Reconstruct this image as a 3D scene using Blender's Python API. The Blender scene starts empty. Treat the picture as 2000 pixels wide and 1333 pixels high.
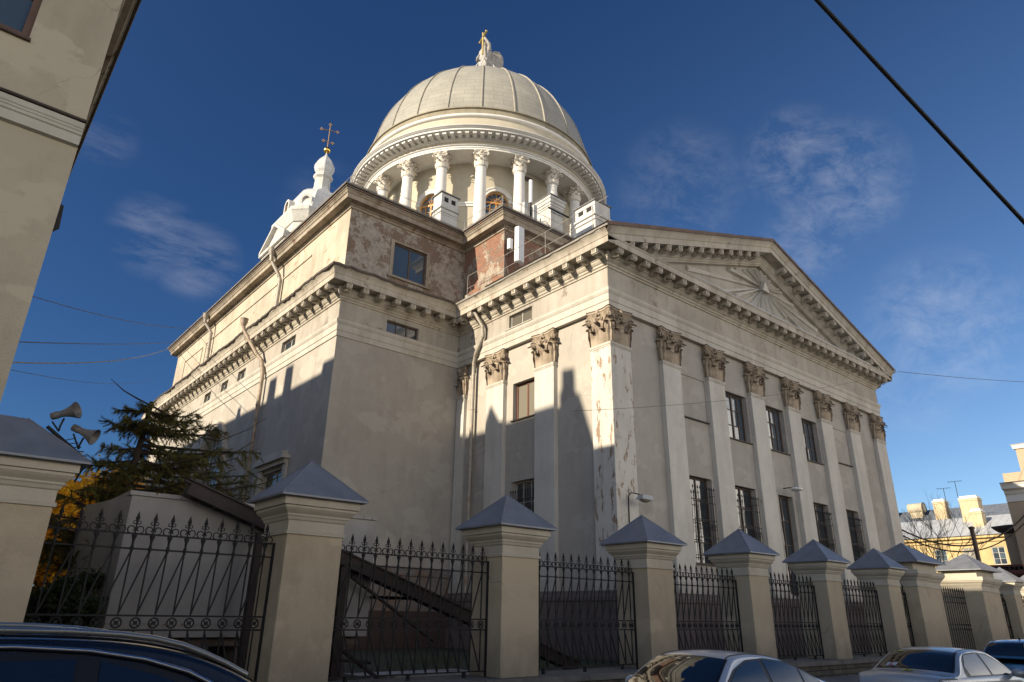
import bpy, bmesh, math, random
from mathutils import Vector, Matrix
random.seed(7)
PI = math.pi
R = math.radians
sc = bpy.context.scene
COL = sc.collection

# ---------------------------------------------------------------- camera
CAM = Vector((-23.343, -20.619, 1.74))
YAW, PITCH, ROLL = 0.69387, 0.37929, 0.01685
def cam_axes():
    cy, sy, cp, sp = math.cos(YAW), math.sin(YAW), math.cos(PITCH), math.sin(PITCH)
    f = Vector((sy*cp, cy*cp, sp)); r = Vector((cy, -sy, 0)); u = r.cross(f)
    cr, sr = math.cos(ROLL), math.sin(ROLL)
    return cr*r + sr*u, -sr*r + cr*u, f
r_, u_, f_ = cam_axes()
cd = bpy.data.cameras.new('camera'); cam = bpy.data.objects.new('camera', cd); COL.objects.link(cam)
cam.matrix_world = Matrix.Translation(CAM) @ Matrix((r_, u_, -f_)).transposed().to_4x4()
cd.sensor_width = 36; cd.lens = 24.08; cd.clip_start = 0.05; cd.clip_end = 3000
sc.camera = cam

# ---------------------------------------------------------------- light
SUN = Vector((-1, 0.07, 0.37)).normalized()      # towards the sun
EL = math.asin(SUN.z); ROT = math.atan2(SUN.x, SUN.y)
w = bpy.data.worlds.new('World'); sc.world = w; w.use_nodes = True
nt = w.node_tree; nt.nodes.clear()
def N(t, kind, **kw):
    n = t.nodes.new(kind)
    for k, v in kw.items(): setattr(n, k, v)
    return n
out = N(nt, 'ShaderNodeOutputWorld'); bg = N(nt, 'ShaderNodeBackground'); sky = N(nt, 'ShaderNodeTexSky')
sky.sky_type = 'NISHITA'; sky.sun_disc = False; sky.sun_elevation = EL; sky.sun_rotation = ROT
sky.air_density = 1.0; sky.dust_density = 0.3; sky.ozone_density = 2.2; sky.altitude = 50
bg.inputs['Strength'].default_value = 0.085
tc = N(nt, 'ShaderNodeTexCoord')
# thin cirrus, laid out on the dome of the sky by direction
mp = N(nt, 'ShaderNodeMapping'); mp.inputs['Rotation'].default_value = (0.35, 0.5, 0.6); mp.inputs['Scale'].default_value = (3.0, 10.0, 14.0)
n1 = N(nt, 'ShaderNodeTexNoise'); n1.inputs['Scale'].default_value = 1.9; n1.inputs['Detail'].default_value = 12; n1.inputs['Roughness'].default_value = .70; n1.inputs['Distortion'].default_value = .35
n2 = N(nt, 'ShaderNodeTexNoise'); n2.inputs['Scale'].default_value = 2.6; n2.inputs['Detail'].default_value = 3
r1 = N(nt, 'ShaderNodeValToRGB'); r1.color_ramp.elements[0].position = .40; r1.color_ramp.elements[1].position = .78
r2 = N(nt, 'ShaderNodeValToRGB'); r2.color_ramp.elements[0].position = .48; r2.color_ramp.elements[1].position = .66
mu = N(nt, 'ShaderNodeMath', operation='MULTIPLY'); mu2 = N(nt, 'ShaderNodeMath', operation='MULTIPLY'); mu2.inputs[1].default_value = .24
mx = N(nt, 'ShaderNodeMix', data_type='RGBA'); mx.inputs[7].default_value = (6.0, 6.0, 6.2, 1)
L = nt.links.new
L(tc.outputs['Generated'], mp.inputs['Vector']); L(mp.outputs[0], n1.inputs['Vector']); L(tc.outputs['Generated'], n2.inputs['Vector'])
L(n1.outputs['Fac'], r1.inputs['Fac']); L(n2.outputs['Fac'], r2.inputs['Fac'])

acc = None   # where in the sky the wisps lie: (azimuth, elevation, angular size, weight)
for az, el_, sz, wt in ((8.8,26.3,3.6,.8),(12.3,25.3,3.6,.8),(3.6,32,2.6,.5),(69.2,31.4,5.5,1.0),(66.0,34.0,4.5,.9),(65.9,28.0,4.0,.9),(74.4,19.7,6.5,.9),(70.7,15.8,5.0,.5),(55.8,33.4,6.0,.5),(22,31.5,4.0,.35)):
    dv = N(nt, 'ShaderNodeVectorMath', operation='DOT_PRODUCT'); dv.inputs[1].default_value = (math.sin(R(az))*math.cos(R(el_)), math.cos(R(az))*math.cos(R(el_)), math.sin(R(el_))); L(tc.outputs['Generated'], dv.inputs[0])
    mr = N(nt, 'ShaderNodeMapRange', interpolation_type='SMOOTHSTEP'); mr.inputs[1].default_value = math.cos(R(sz)); mr.inputs[2].default_value = 1; mr.inputs[3].default_value = 0; mr.inputs[4].default_value = wt; L(dv.outputs['Value'], mr.inputs[0])
    if acc is None: acc = mr.outputs[0]
    else: m2 = N(nt, 'ShaderNodeMath', operation='MAXIMUM'); L(acc, m2.inputs[0]); L(mr.outputs[0], m2.inputs[1]); acc = m2.outputs[0]
L(r1.outputs['Color'], mu.inputs[0]); L(acc, mu.inputs[1]); L(mu.outputs[0], mu2.inputs[0]); L(mu2.outputs[0], mx.inputs[0])
# polarised band: the sky is deepest at a right angle to the sun
sv = N(nt, 'ShaderNodeVectorMath', operation='DOT_PRODUCT'); sv.inputs[1].default_value = tuple(SUN); L(tc.outputs['Generated'], sv.inputs[0])
sq = N(nt, 'ShaderNodeMath', operation='POWER'); sq.inputs[1].default_value = 2; L(sv.outputs['Value'], sq.inputs[0])
pr = N(nt, 'ShaderNodeValToRGB'); pr.color_ramp.elements[0].color = (.20, .35, .56, 1); pr.color_ramp.elements[1].color = (.72, .80, .90, 1); L(sq.outputs[0], pr.inputs['Fac'])
pm = N(nt, 'ShaderNodeMix', data_type='RGBA', blend_type='MULTIPLY'); pm.inputs[0].default_value = 1; L(sky.outputs[0], pm.inputs[6]); L(pr.outputs['Color'], pm.inputs[7])
L(pm.outputs[2], mx.inputs[6])
# made-up bright cloud bank behind the camera, added to lighten the shaded fronts
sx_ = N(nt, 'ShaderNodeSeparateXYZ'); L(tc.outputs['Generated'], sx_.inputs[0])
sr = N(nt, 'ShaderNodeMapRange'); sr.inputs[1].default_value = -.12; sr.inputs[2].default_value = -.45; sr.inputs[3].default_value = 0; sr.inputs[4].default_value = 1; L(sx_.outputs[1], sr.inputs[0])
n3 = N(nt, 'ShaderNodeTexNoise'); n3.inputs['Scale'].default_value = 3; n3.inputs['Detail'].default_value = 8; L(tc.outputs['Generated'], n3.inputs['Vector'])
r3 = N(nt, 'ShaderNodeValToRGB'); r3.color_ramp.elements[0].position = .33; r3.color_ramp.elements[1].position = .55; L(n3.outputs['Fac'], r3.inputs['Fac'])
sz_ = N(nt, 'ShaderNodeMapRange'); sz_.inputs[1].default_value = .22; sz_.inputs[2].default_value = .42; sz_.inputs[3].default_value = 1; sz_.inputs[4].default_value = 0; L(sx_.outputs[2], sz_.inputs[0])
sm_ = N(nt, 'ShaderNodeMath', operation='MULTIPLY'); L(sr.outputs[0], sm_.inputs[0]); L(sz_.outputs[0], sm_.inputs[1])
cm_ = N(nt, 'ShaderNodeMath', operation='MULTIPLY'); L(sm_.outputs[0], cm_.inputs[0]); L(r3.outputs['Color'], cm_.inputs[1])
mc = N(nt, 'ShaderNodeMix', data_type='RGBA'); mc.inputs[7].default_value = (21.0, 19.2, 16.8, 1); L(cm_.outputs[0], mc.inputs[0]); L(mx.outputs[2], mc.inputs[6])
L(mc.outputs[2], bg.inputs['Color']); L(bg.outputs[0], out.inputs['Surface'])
sl = bpy.data.lights.new('sun', 'SUN'); sl.energy = 4.4; sl.angle = R(.5); sl.color = (1, .86, .66)
so = bpy.data.objects.new('sun', sl); COL.objects.link(so); so.location = (-60, 0, 60)
so.rotation_euler = SUN.to_track_quat('Z', 'Y').to_euler()
sc.view_settings.view_transform = 'Standard'; sc.view_settings.look = 'None'; sc.view_settings.gamma = 1; sc.view_settings.exposure = 0.85
sc.cycles.max_bounces = 8

# ---------------------------------------------------------------- helpers
WL = {}
def tag(o, label=None, cat=None, group=None, kind=None):
    if label: o['label'] = label
    if cat: o['category'] = cat
    if group: o['group'] = group
    if kind: o['kind'] = kind
    return o
def thing(name, label, cat, loc=(0, 0, 0), group=None, rotz=0):
    o = bpy.data.objects.new(name, None); COL.objects.link(o); o.location = loc; o.empty_display_size = .3
    o.rotation_euler.z = rotz
    WL[o.name] = Vector(loc); return tag(o, label, cat, group)
def place(me, name, parent, loc, rotz=0, scale=None, rot=None):
    o = bpy.data.objects.new(name, me); COL.objects.link(o)
    if parent is not None:
        o.parent = parent; o.location = Vector(loc) - WL[parent.name]
    else: o.location = loc
    WL[o.name] = Vector(loc)
    o.rotation_euler = rot if rot else (0, 0, rotz)
    if scale: o.scale = scale if isinstance(scale, tuple) else (scale,)*3
    return o
def copy_tree(o, parent=None):
    c = o.copy(); COL.objects.link(c); c.parent = parent
    for ch in [x for x in o.children]: copy_tree(ch, c)
    return c

class MB:
    def __init__(s): s.v = []; s.f = []; s.sm = []
    def add(s, vs, fs, smooth=False):
        b = len(s.v); s.v += [tuple(p) for p in vs]
        for f in fs: s.f.append(tuple(b+i for i in f)); s.sm.append(smooth)
    def hexa(s, p, smooth=False):   # 8 points: bottom 4, top 4
        s.add(p, [(3,2,1,0), (4,5,6,7), (0,1,5,4), (1,2,6,5), (2,3,7,6), (3,0,4,7)], smooth)
    def box(s, x0, y0, z0, x1, y1, z1):
        s.hexa([(x0,y0,z0),(x1,y0,z0),(x1,y1,z0),(x0,y1,z0),(x0,y0,z1),(x1,y0,z1),(x1,y1,z1),(x0,y1,z1)])
    def tube(s, pts, r, seg=8, cap=True, smooth=True):
        pts = [Vector(p) for p in pts]; n = len(pts)
        rs = r if isinstance(r, (list, tuple)) else [r]*n
        vs = []; up = None
        for i, p in enumerate(pts):
            d = (pts[min(i+1, n-1)] - pts[max(i-1, 0)]).normalized()
            if up is None: up = d.orthogonal().normalized()
            a = (up - d*up.dot(d))
            a = a.normalized() if a.length > 1e-6 else d.orthogonal().normalized()
            up = a; b = d.cross(a)
            for k in range(seg):
                t = 2*PI*k/seg; vs.append(p + (a*math.cos(t) + b*math.sin(t))*rs[i])
        fs = []
        for i in range(n-1):
            for k in range(seg):
                k2 = (k+1) % seg; fs.append((i*seg+k, i*seg+k2, (i+1)*seg+k2, (i+1)*seg+k))
        s.add(vs, fs, smooth)
        if cap: s.add(vs[:seg], [tuple(reversed(range(seg)))]); s.add(vs[-seg:], [tuple(range(seg))])
    def lathe(s, prof, seg=48, c=(0,0,0), smooth=True, a0=0, a1=2*PI, rot=0):
        full = abs(a1-a0-2*PI) < 1e-6; m = seg if full else seg+1; vs = []
        for (r, z) in prof:
            for k in range(m):
                t = a0 + (a1-a0)*k/seg + rot; vs.append((c[0]+r*math.cos(t), c[1]+r*math.sin(t), c[2]+z))
        fs = []
        for i in range(len(prof)-1):
            for k in range(seg):
                k2 = (k+1) % m; fs.append((i*m+k, i*m+k2, (i+1)*m+k2, (i+1)*m+k))
        s.add(vs, fs, smooth)
    def prism(s, poly, fn, smooth=False):  # poly 2d list, fn(p, t)->3d for t in 0,1
        n = len(poly); vs = [fn(p, 0) for p in poly] + [fn(p, 1) for p in poly]
        s.add(vs, [tuple(reversed(range(n))), tuple(range(n, 2*n))])
        s.add(vs, [(i, (i+1) % n, n+(i+1) % n, n+i) for i in range(n)], smooth)
    def sphere(s, c, r, seg=12, rings=8, sq=(1,1,1)):
        prof = []
        vs = []
        for i in range(rings+1):
            ph = PI*i/rings
            for k in range(seg):
                t = 2*PI*k/seg
                vs.append((c[0]+r*sq[0]*math.sin(ph)*math.cos(t), c[1]+r*sq[1]*math.sin(ph)*math.sin(t), c[2]-r*sq[2]*math.cos(ph)))
        s.add(vs, [(i*seg+k, i*seg+(k+1) % seg, (i+1)*seg+(k+1) % seg, (i+1)*seg+k) for i in range(rings) for k in range(seg)], True)
    def mesh(s, name, mat, off=(0,0,0)):
        me = bpy.data.meshes.new(name)
        me.from_pydata([(p[0]-off[0], p[1]-off[1], p[2]-off[2]) for p in s.v], [], s.f)
        me.polygons.foreach_set('use_smooth', s.sm); me.update()
        if mat: me.materials.append(mat)
        return me
    def build(s, name, mat, parent=None, label=None, kind=None):
        off = WL[parent.name] if parent is not None else (0,0,0)
        me = s.mesh(name, mat, off)
        o = bpy.data.objects.new(name, me); COL.objects.link(o)
        if parent is not None: o.parent = parent
        WL[o.name] = Vector(off)
        if label: o['label'] = label
        if kind: o['kind'] = kind
        return o
def single(mb, name, mat, label, cat, group=None, kind=None):
    """one-mesh thing whose origin sits at its own middle bottom"""
    xs = [p[0] for p in mb.v]; ys = [p[1] for p in mb.v]; zs = [p[2] for p in mb.v]
    off = Vector(((min(xs)+max(xs))/2, (min(ys)+max(ys))/2, min(zs)))
    o = bpy.data.objects.new(name, mb.mesh(name, mat, off)); COL.objects.link(o); o.location = off; WL[o.name] = off
    return tag(o, label, cat, group, kind)

class Fr:   # local wall frame: U along the wall, N outwards, Z up
    def __init__(s, o, u, n): s.o = Vector(o); s.u = Vector(u); s.n = Vector(n)
    def p(s, U, Nn, Z): return s.o + s.u*U + s.n*Nn + Vector((0, 0, Z))
    def box(s, mb, u0, u1, n0, n1, z0, z1):
        mb.hexa([s.p(u0,n0,z0), s.p(u1,n0,z0), s.p(u1,n1,z0), s.p(u0,n1,z0), s.p(u0,n0,z1), s.p(u1,n0,z1), s.p(u1,n1,z1), s.p(u0,n1,z1)])
    def wall(s, mb, u0, u1, z0, z1, ops=(), depth=.35, n=0):
        us = sorted({u0, u1, *[o[0] for o in ops], *[o[1] for o in ops]}); zs = sorted({z0, z1, *[o[2] for o in ops], *[o[3] for o in ops]})
        for i in range(len(us)-1):
            for j in range(len(zs)-1):
                cu, cz = (us[i]+us[i+1])/2, (zs[j]+zs[j+1])/2
                if any(o[0] < cu < o[1] and o[2] < cz < o[3] for o in ops): continue
                mb.add([s.p(us[i],n,zs[j]), s.p(us[i+1],n,zs[j]), s.p(us[i+1],n,zs[j+1]), s.p(us[i],n,zs[j+1])], [(0,1,2,3)])
        for a, b, c, d in [o[:4] for o in ops]:
            for q in (((a,c),(a,d)), ((b,c),(b,d)), ((a,c),(b,c)), ((a,d),(b,d))):
                (ua, za), (ub, zb) = q
                mb.add([s.p(ua,n,za), s.p(ub,n,zb), s.p(ub,n-depth,zb), s.p(ua,n-depth,za)], [(0,1,2,3)])
    def window(s, parent, op, depth, matf, matg, cols=2, rows=1, fw=.09, bar=.045, sill=None, n=0, grille=None, name='window', label=None):
        a, b, c, d = op; fb = MB(); nb = n-depth
        s.box(fb, a, b, nb, nb+.07, c, c+fw); s.box(fb, a, b, nb, nb+.07, d-fw, d)
        s.box(fb, a, a+fw, nb, nb+.07, c+fw, d-fw); s.box(fb, b-fw, b, nb, nb+.07, c+fw, d-fw)
        for k in range(1, cols):
            u = a+(b-a)*k/cols; wd = fw if (cols % 2 == 0 and k == cols//2) else bar
            s.box(fb, u-wd/2, u+wd/2, nb+.002, nb+.066, c+fw, d-fw)
        for k in range(1, rows):
            z = c+(d-c)*k/rows; s.box(fb, a+fw, b-fw, nb+.006, nb+.055, z-bar/2, z+bar/2)
        w_ = fb.build(name, matf, parent, label)
        g = MB(); rn = [random.uniform(-.012, .012) for _ in range(64)]
        for i in range(cols):
            for j in range(rows):
                ua, ub = a+(b-a)*i/cols, a+(b-a)*(i+1)/cols; za, zb = c+(d-c)*j/rows, c+(d-c)*(j+1)/rows; t1, t2 = rn[(i*7+j) % 64], rn[(i*5+j*3+9) % 64]
                g.add([s.p(ua,nb+.02+t1,za), s.p(ub,nb+.02+t2,za), s.p(ub,nb+.02-t1,zb), s.p(ua,nb+.02-t2,zb)], [(0,1,2,3)])
        g.build('pane', matg, w_)
        if sill:
            sb = MB(); s.box(sb, a-.08, b+.08, nb+.07, n+.10, c-.06, c); sb.build('sill', sill, w_)
        return w_

def sweep(mb, path, prof, closed=True, smooth=False):
    """profile [(offset, z)] swept round an axis-parallel plan polygon (clockwise seen from above = left side is outwards)"""
    n = len(path)
    def off(i, o):
        p = Vector(path[i]); a = Vector(path[i-1]) if (closed or i > 0) else None; b = Vector(path[(i+1) % n]) if (closed or i < n-1) else None
        res = []
        def nrm(q0, q1): d = (q1-q0).normalized(); return Vector((d.y, -d.x))
        if a is None: return p + nrm(p, b)*o
        if b is None: return p + nrm(a, p)*o
        n0, n1_ = nrm(a, p), nrm(p, b)
        m = n0+n1_
        return p + m*(o/(1+n0.dot(n1_)))
    rows = []
    for (o, z) in prof: rows.append([(*off(i, o), z) for i in range(n)])
    m = n if closed else n-1
    for j in range(len(prof)-1):
        for i in range(m):
            k = (i+1) % n
            mb.add([rows[j][i], rows[j][k], rows[j+1][k], rows[j+1][i]], [(0,1,2,3)], smooth)
    if not closed:
        for i in (0, n-1): mb.add([r[i] for r in rows], [tuple(range(len(rows)))])

# ---------------------------------------------------------------- materials
def newmat(name):
    m = bpy.data.materials.new(name); m.use_nodes = True; t = m.node_tree
    return m, t, t.nodes['Principled BSDF']
def ramp(t, fac, stops):
    r = N(t, 'ShaderNodeValToRGB'); e = r.color_ramp.elements
    e[0].position, e[0].color = stops[0][0], (*stops[0][1], 1); e[1].position, e[1].color = stops[-1][0], (*stops[-1][1], 1)
    for p, c in stops[1:-1]: x = e.new(p); x.color = (*c, 1)
    t.links.new(fac, r.inputs['Fac']); return r.outputs['Color']
def g3(v): return (v, v, v)
def noise(t, scale, detail=6, rough=.6, mscale=(1,1,1), loc=(0,0,0), dist=0):
    c = N(t, 'ShaderNodeTexCoord'); m = N(t, 'ShaderNodeMapping'); m.inputs['Scale'].default_value = mscale; m.inputs['Location'].default_value = loc
    n = N(t, 'ShaderNodeTexNoise'); n.inputs['Scale'].default_value = scale; n.inputs['Detail'].default_value = detail; n.inputs['Roughness'].default_value = rough; n.inputs['Distortion'].default_value = dist
    t.links.new(c.outputs['Object'], m.inputs['Vector']); t.links.new(m.outputs[0], n.inputs['Vector']); return n.outputs['Fac']
def mix(t, f, a, b, mode='MIX'):
    m = N(t, 'ShaderNodeMix', data_type='RGBA', blend_type=mode)
    for s_, v in ((0, f), (6, a), (7, b)):
        if isinstance(v, (int, float)): m.inputs[s_].default_value = v
        elif isinstance(v, tuple): m.inputs[s_].default_value = (*v, 1)
        else: t.links.new(v, m.inputs[s_])
    return m.outputs[2]
def bump(t, b, h, strength=.3, dist=.02):
    n = N(t, 'ShaderNodeBump'); n.inputs['Strength'].default_value = strength; n.inputs['Distance'].default_value = dist
    t.links.new(h, n.inputs['Height']); t.links.new(n.outputs[0], b.inputs['Normal'])
def plaster(name, base, patch=.12, streak=.18, stain=None, stain_at=.62, bs=.25, rough=.9, stain_soft=.06, damp=0.0, ns=1.0, sms=(1,1,1), cracks=False):
    """rendered wall: broad patches of repair, vertical rain streaks, fine grain, optional stains of their own shape"""
    m, t, b = newmat(name)
    big = noise(t, .35*ns, 5, .6); mid = noise(t, 1.7*ns, 7, .65, loc=(3,1,5)); st = noise(t, 1.1, 7, .65, (1.2, 1.2, .20), (7,2,0), .3)
    fine = noise(t, 26, 4, .6)
    c = mix(t, ramp(t, big, [(.35, g3(0)), (.65, g3(1))]), tuple(x*(1-patch) for x in base), tuple(min(1, x*(1+patch)) for x in base))
    c = mix(t, 1.0, c, ramp(t, mid, [(.3, g3(1-.10)), (.7, g3(1.0))]), 'MULTIPLY')
    c = mix(t, 1.0, c, ramp(t, st, [(.30, (1-streak, 1-streak*1.1, 1-streak*1.25)), (.55, g3(1.0))]), 'MULTIPLY')
    c = mix(t, 1.0, c, ramp(t, fine, [(.3, g3(.93)), (.7, g3(1.0))]), 'MULTIPLY')
    if stain:
        s1 = noise(t, 1.1, 10, .72, sms, (11, 4, 9)); k = ramp(t, s1, [(stain_at, g3(0)), (stain_at+stain_soft, g3(1))])
        c = mix(t, k, c, stain)
    if cracks:
        rp = noise(t, .45, 7, .55, (1,1,1.4), (31,7,2), .1)
        c = mix(t, ramp(t, rp, [(.54, g3(0)), (.57, g3(.7))]), c, tuple(min(1, x*1.05+.004) for x in base))
        rp2 = noise(t, .7, 8, .6, (1,1,.7), (3,17,12), .1)
        c = mix(t, ramp(t, rp2, [(.57, g3(0)), (.61, g3(.8))]), c, tuple(x*.91 for x in base))
        cd_ = N(t, 'ShaderNodeTexCoord'); nz_ = N(t, 'ShaderNodeTexNoise'); nz_.inputs['Scale'].default_value = 1.1; nz_.inputs['Detail'].default_value = 6
        ad_ = N(t, 'ShaderNodeMix', data_type='RGBA', blend_type='ADD'); ad_.inputs[0].default_value = 1.2; vo = N(t, 'ShaderNodeTexVoronoi', feature='DISTANCE_TO_EDGE'); vo.inputs['Scale'].default_value = .22
        t.links.new(cd_.outputs['Object'], nz_.inputs['Vector']); t.links.new(cd_.outputs['Object'], ad_.inputs[6]); t.links.new(nz_.outputs['Color'], ad_.inputs[7]); t.links.new(ad_.outputs[2], vo.inputs['Vector'])
        ck = ramp(t, vo.outputs['Distance'], [(0.0, g3(1)), (.0035, g3(0))]); km = ramp(t, noise(t, .5, 3, .5, loc=(9,9,1)), [(.52, g3(0)), (.60, g3(.75))])
        c = mix(t, mix(t, 1.0, ck, km, 'MULTIPLY'), c, tuple(x*.45 for x in base))
    if damp:   # mud splashed up from the ground, ragged upper edge
        cz = N(t, 'ShaderNodeTexCoord'); sz2 = N(t, 'ShaderNodeSeparateXYZ'); t.links.new(cz.outputs['Object'], sz2.inputs[0])
        sub = N(t, 'ShaderNodeMath', operation='MULTIPLY_ADD'); sub.inputs[1].default_value = -1/damp; sub.inputs[2].default_value = 1.25; t.links.new(sz2.outputs[2], sub.inputs[0])
        nz2 = noise(t, 2.2, 8, .7, (1,1,.5), (4,4,4)); pr2 = N(t, 'ShaderNodeMath', operation='MULTIPLY'); t.links.new(sub.outputs[0], pr2.inputs[0]); t.links.new(nz2, pr2.inputs[1])
        c = mix(t, ramp(t, pr2.outputs[0], [(.12, g3(0)), (.5, g3(.75))]), c, tuple(x*.5 for x in base))
    t.links.new(c, b.inputs['Base Color']); b.inputs['Roughness'].default_value = rough
    mm = N(t, 'ShaderNodeMath', operation='ADD'); t.links.new(fine, mm.inputs[0]); t.links.new(mid, mm.inputs[1])
    bump(t, b, mm.outputs[0], bs, .02); return m
def metal(name, col, rough=.4, met=.0, var=.15, bs=.1, ns=2.0, spots=None):
    m, t, b = newmat(name); n = noise(t, ns, 7, .65)
    c = mix(t, ramp(t, n, [(.3, g3(0)), (.7, g3(1))]), tuple(x*(1-var) for x in col), tuple(min(1, x*(1+var)) for x in col))
    if spots:
        s_ = noise(t, 5, 8, .7, (1,1,.5), (5,5,5)); c = mix(t, ramp(t, s_, [(.58, g3(0)), (.64, g3(1))]), c, spots)
    t.links.new(c, b.inputs['Base Color']); b.inputs['Metallic'].default_value = met
    rr = N(t, 'ShaderNodeMapRange'); rr.inputs[3].default_value = max(0, rough-.08); rr.inputs[4].default_value = rough+.12
    t.links.new(n, rr.inputs[0]); t.links.new(rr.outputs[0], b.inputs['Roughness'])
    if bs: bump(t, b, n, bs, .01)
    return m
def glassy(name, col=(.012,.016,.022), rough=.04, wav=.25, spec=.6):
    m, t, b = newmat(name); b.inputs['Base Color'].default_value = (*col, 1); b.inputs['Roughness'].default_value = rough
    b.inputs['IOR'].default_value = 1.55; b.inputs['Specular IOR Level'].default_value = spec
    if wav: bump(t, b, noise(t, .9, 2, .5), wav, .02)
    return m
def brick_vec(t, s=1.0):
    c = N(t, 'ShaderNodeTexCoord'); sp = N(t, 'ShaderNodeSeparateXYZ'); ad = N(t, 'ShaderNodeMath', operation='ADD'); cm = N(t, 'ShaderNodeCombineXYZ')
    t.links.new(c.outputs['Object'], sp.inputs[0]); t.links.new(sp.outputs[0], ad.inputs[0]); t.links.new(sp.outputs[1], ad.inputs[1])
    t.links.new(ad.outputs[0], cm.inputs[0]); t.links.new(sp.outputs[2], cm.inputs[1]); return cm.outputs[0]
def bricks(t, c1, c2, mortar, bw=.26, rh=.085, ms=.012):
    b = N(t, 'ShaderNodeTexBrick'); b.inputs['Scale'].default_value = 1; b.inputs['Brick Width'].default_value = bw; b.inputs['Row Height'].default_value = rh; b.inputs['Mortar Size'].default_value = ms
    b.inputs['Color1'].default_value = (*c1,1); b.inputs['Color2'].default_value = (*c2,1); b.inputs['Mortar'].default_value = (*mortar,1)
    t.links.new(brick_vec(t), b.inputs['Vector']); return b
def peeled(name, base, thr=.5, brick_c=((.34,.135,.07),(.22,.09,.055)), soft=.02, under=(.215,.155,.115), ns=1.0, bthr=None):
    """render falling off old brickwork: whole render, a coat of brown undercoat, then naked bricks"""
    m, t, b = newmat(name)
    bk = bricks(t, *brick_c, (.26,.21,.17))
    n1 = noise(t, .5*ns, 12, .72, loc=(2,9,4)); n2 = noise(t, .75*ns, 14, .80, (1,1,.8), (21,3,8)); n4 = noise(t, 1.6, 12, .8, loc=(5,5,15)); n3 = noise(t, 3.0, 10, .8, loc=(1,1,1)); fine = noise(t, 18, 5, .7)
    pl = mix(t, ramp(t, n3, [(.35, g3(0)), (.65, g3(1))]), tuple(x*.62 for x in base), tuple(x*1.2 for x in base))
    c = mix(t, ramp(t, n2, [(thr-.04, g3(0)), (thr-.04+soft, g3(1))]), pl, under)
    c = mix(t, ramp(t, n4, [(.60, g3(0)), (.63, g3(.8))]), c, tuple(min(1, x*1.35) for x in base))
    bthr = bthr or thr+.04; k2 = ramp(t, n1, [(bthr, g3(0)), (bthr+soft, g3(1))])
    c = mix(t, k2, c, bk.outputs['Color'])
    c = mix(t, 1.0, c, ramp(t, fine, [(.3, g3(.75)), (.7, g3(1.0))]), 'MULTIPLY')
    t.links.new(c, b.inputs['Base Color']); b.inputs['Roughness'].default_value = .95
    ad = N(t, 'ShaderNodeMath', operation='ADD'); t.links.new(n2, ad.inputs[0]); t.links.new(n3, ad.inputs[1]); bump(t, b, ad.outputs[0], .9, .05); return m
def paint(name, col, rough=.28, met=.0, coat=.6, flake=0):
    m, t, b = newmat(name); b.inputs['Base Color'].default_value = (*col,1); b.inputs['Roughness'].default_value = rough; b.inputs['Metallic'].default_value = met
    b.inputs['Coat Weight'].default_value = coat; b.inputs['Coat Roughness'].default_value = .06
    n = noise(t, 3, 6, .7); rr = N(t, 'ShaderNodeMapRange'); rr.inputs[3].default_value = rough-.06; rr.inputs[4].default_value = rough+.14
    t.links.new(n, rr.inputs[0]); t.links.new(rr.outputs[0], b.inputs['Roughness'])
    return m
def flat(name, col, rough=.8): 
    m, t, b = newmat(name); b.inputs['Base Color'].default_value = (*col,1); b.inputs['Roughness'].default_value = rough; return m

M = {}
M['wall'] = plaster('grey_render', (.385,.36,.32), .06, .10, (.27,.245,.215), .66, cracks=True)
M['wall_side'] = plaster('grey_beige_render', (.42,.39,.34), .07, .10, (.31,.275,.23), .68, cracks=True)
M['pil'] = plaster('pale_pilaster_render', (.58,.555,.50), .06, .14, (.33,.27,.20), .655, stain_soft=.02)
M['pil_worn'] = plaster('worn_pilaster_render', (.60,.575,.52), .06, .18, (.27,.20,.14), .56, stain_soft=.02, bs=.5, sms=(2.6,2.6,.8))
M['arch'] = plaster('architrave_render', (.52,.49,.43), .08, .22, (.26,.21,.155), .66)
M['frieze'] = plaster('frieze_render', (.41,.38,.33), .12, .25, (.23,.20,.17), .59, bs=.4, stain_soft=.03)
M['corn'] = plaster('cornice_render', (.48,.44,.37), .12, .30, (.21,.165,.12), .575, bs=.5, stain_soft=.08)
M['cap'] = plaster('weathered_capital_stone', (.40,.33,.25), .22, .35, (.15,.11,.08), .52, stain_soft=.10, bs=.8, ns=3)
M['dark'] = metal('dark_weathered_tin', (.075,.06,.05), .75, 0, .4, .4)
M['roof'] = metal('grey_sheet_roof', (.20,.20,.20), .5, .3, .2, .1, .8, (.16,.09,.06))
M['rust'] = metal('rusty_eaves', (.12,.10,.085), .9, 0, .45, .6, 3, (.30,.10,.045))
M['attic'] = peeled('peeling_render_over_brick', (.40,.365,.315), .53, ns=1.1, bthr=.62)
M['attic_side'] = plaster('flaking_cream_render', (.50,.44,.345), .16, .18, (.34,.22,.14), .60, bs=.9, stain_soft=.03)
M['brick'] = peeled('naked_brick_wall', (.42,.36,.29), .53, ns=.9, bthr=.505)
M['acorn'] = plaster('attic_cornice_render', (.36,.31,.245), .2, .35, (.17,.11,.075), .57, bs=.8)
M['drum'] = plaster('drum_beige_render', (.50,.455,.36), .04, .05, None, bs=.1)
M['white'] = plaster('white_painted_render', (.72,.71,.68), .04, .07, None, bs=.12, rough=.75)
M['whitecap'] = plaster('white_capital_plaster', (.66,.62,.55), .10, .18, (.42,.36,.28), .64, bs=.5, ns=3)
M['wood'] = metal('orange_window_wood', (.50,.24,.055), .5, 0, .2, .1)
M['brownwood'] = metal('brown_window_wood', (.075,.045,.03), .55, 0, .3, .1)
M['greywood'] = metal('grey_window_wood', (.40,.38,.34), .6, 0, .2, .1)
M['glass'] = glassy('window_glass', (.03,.04,.05), .05, .5, 1.0)
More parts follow.
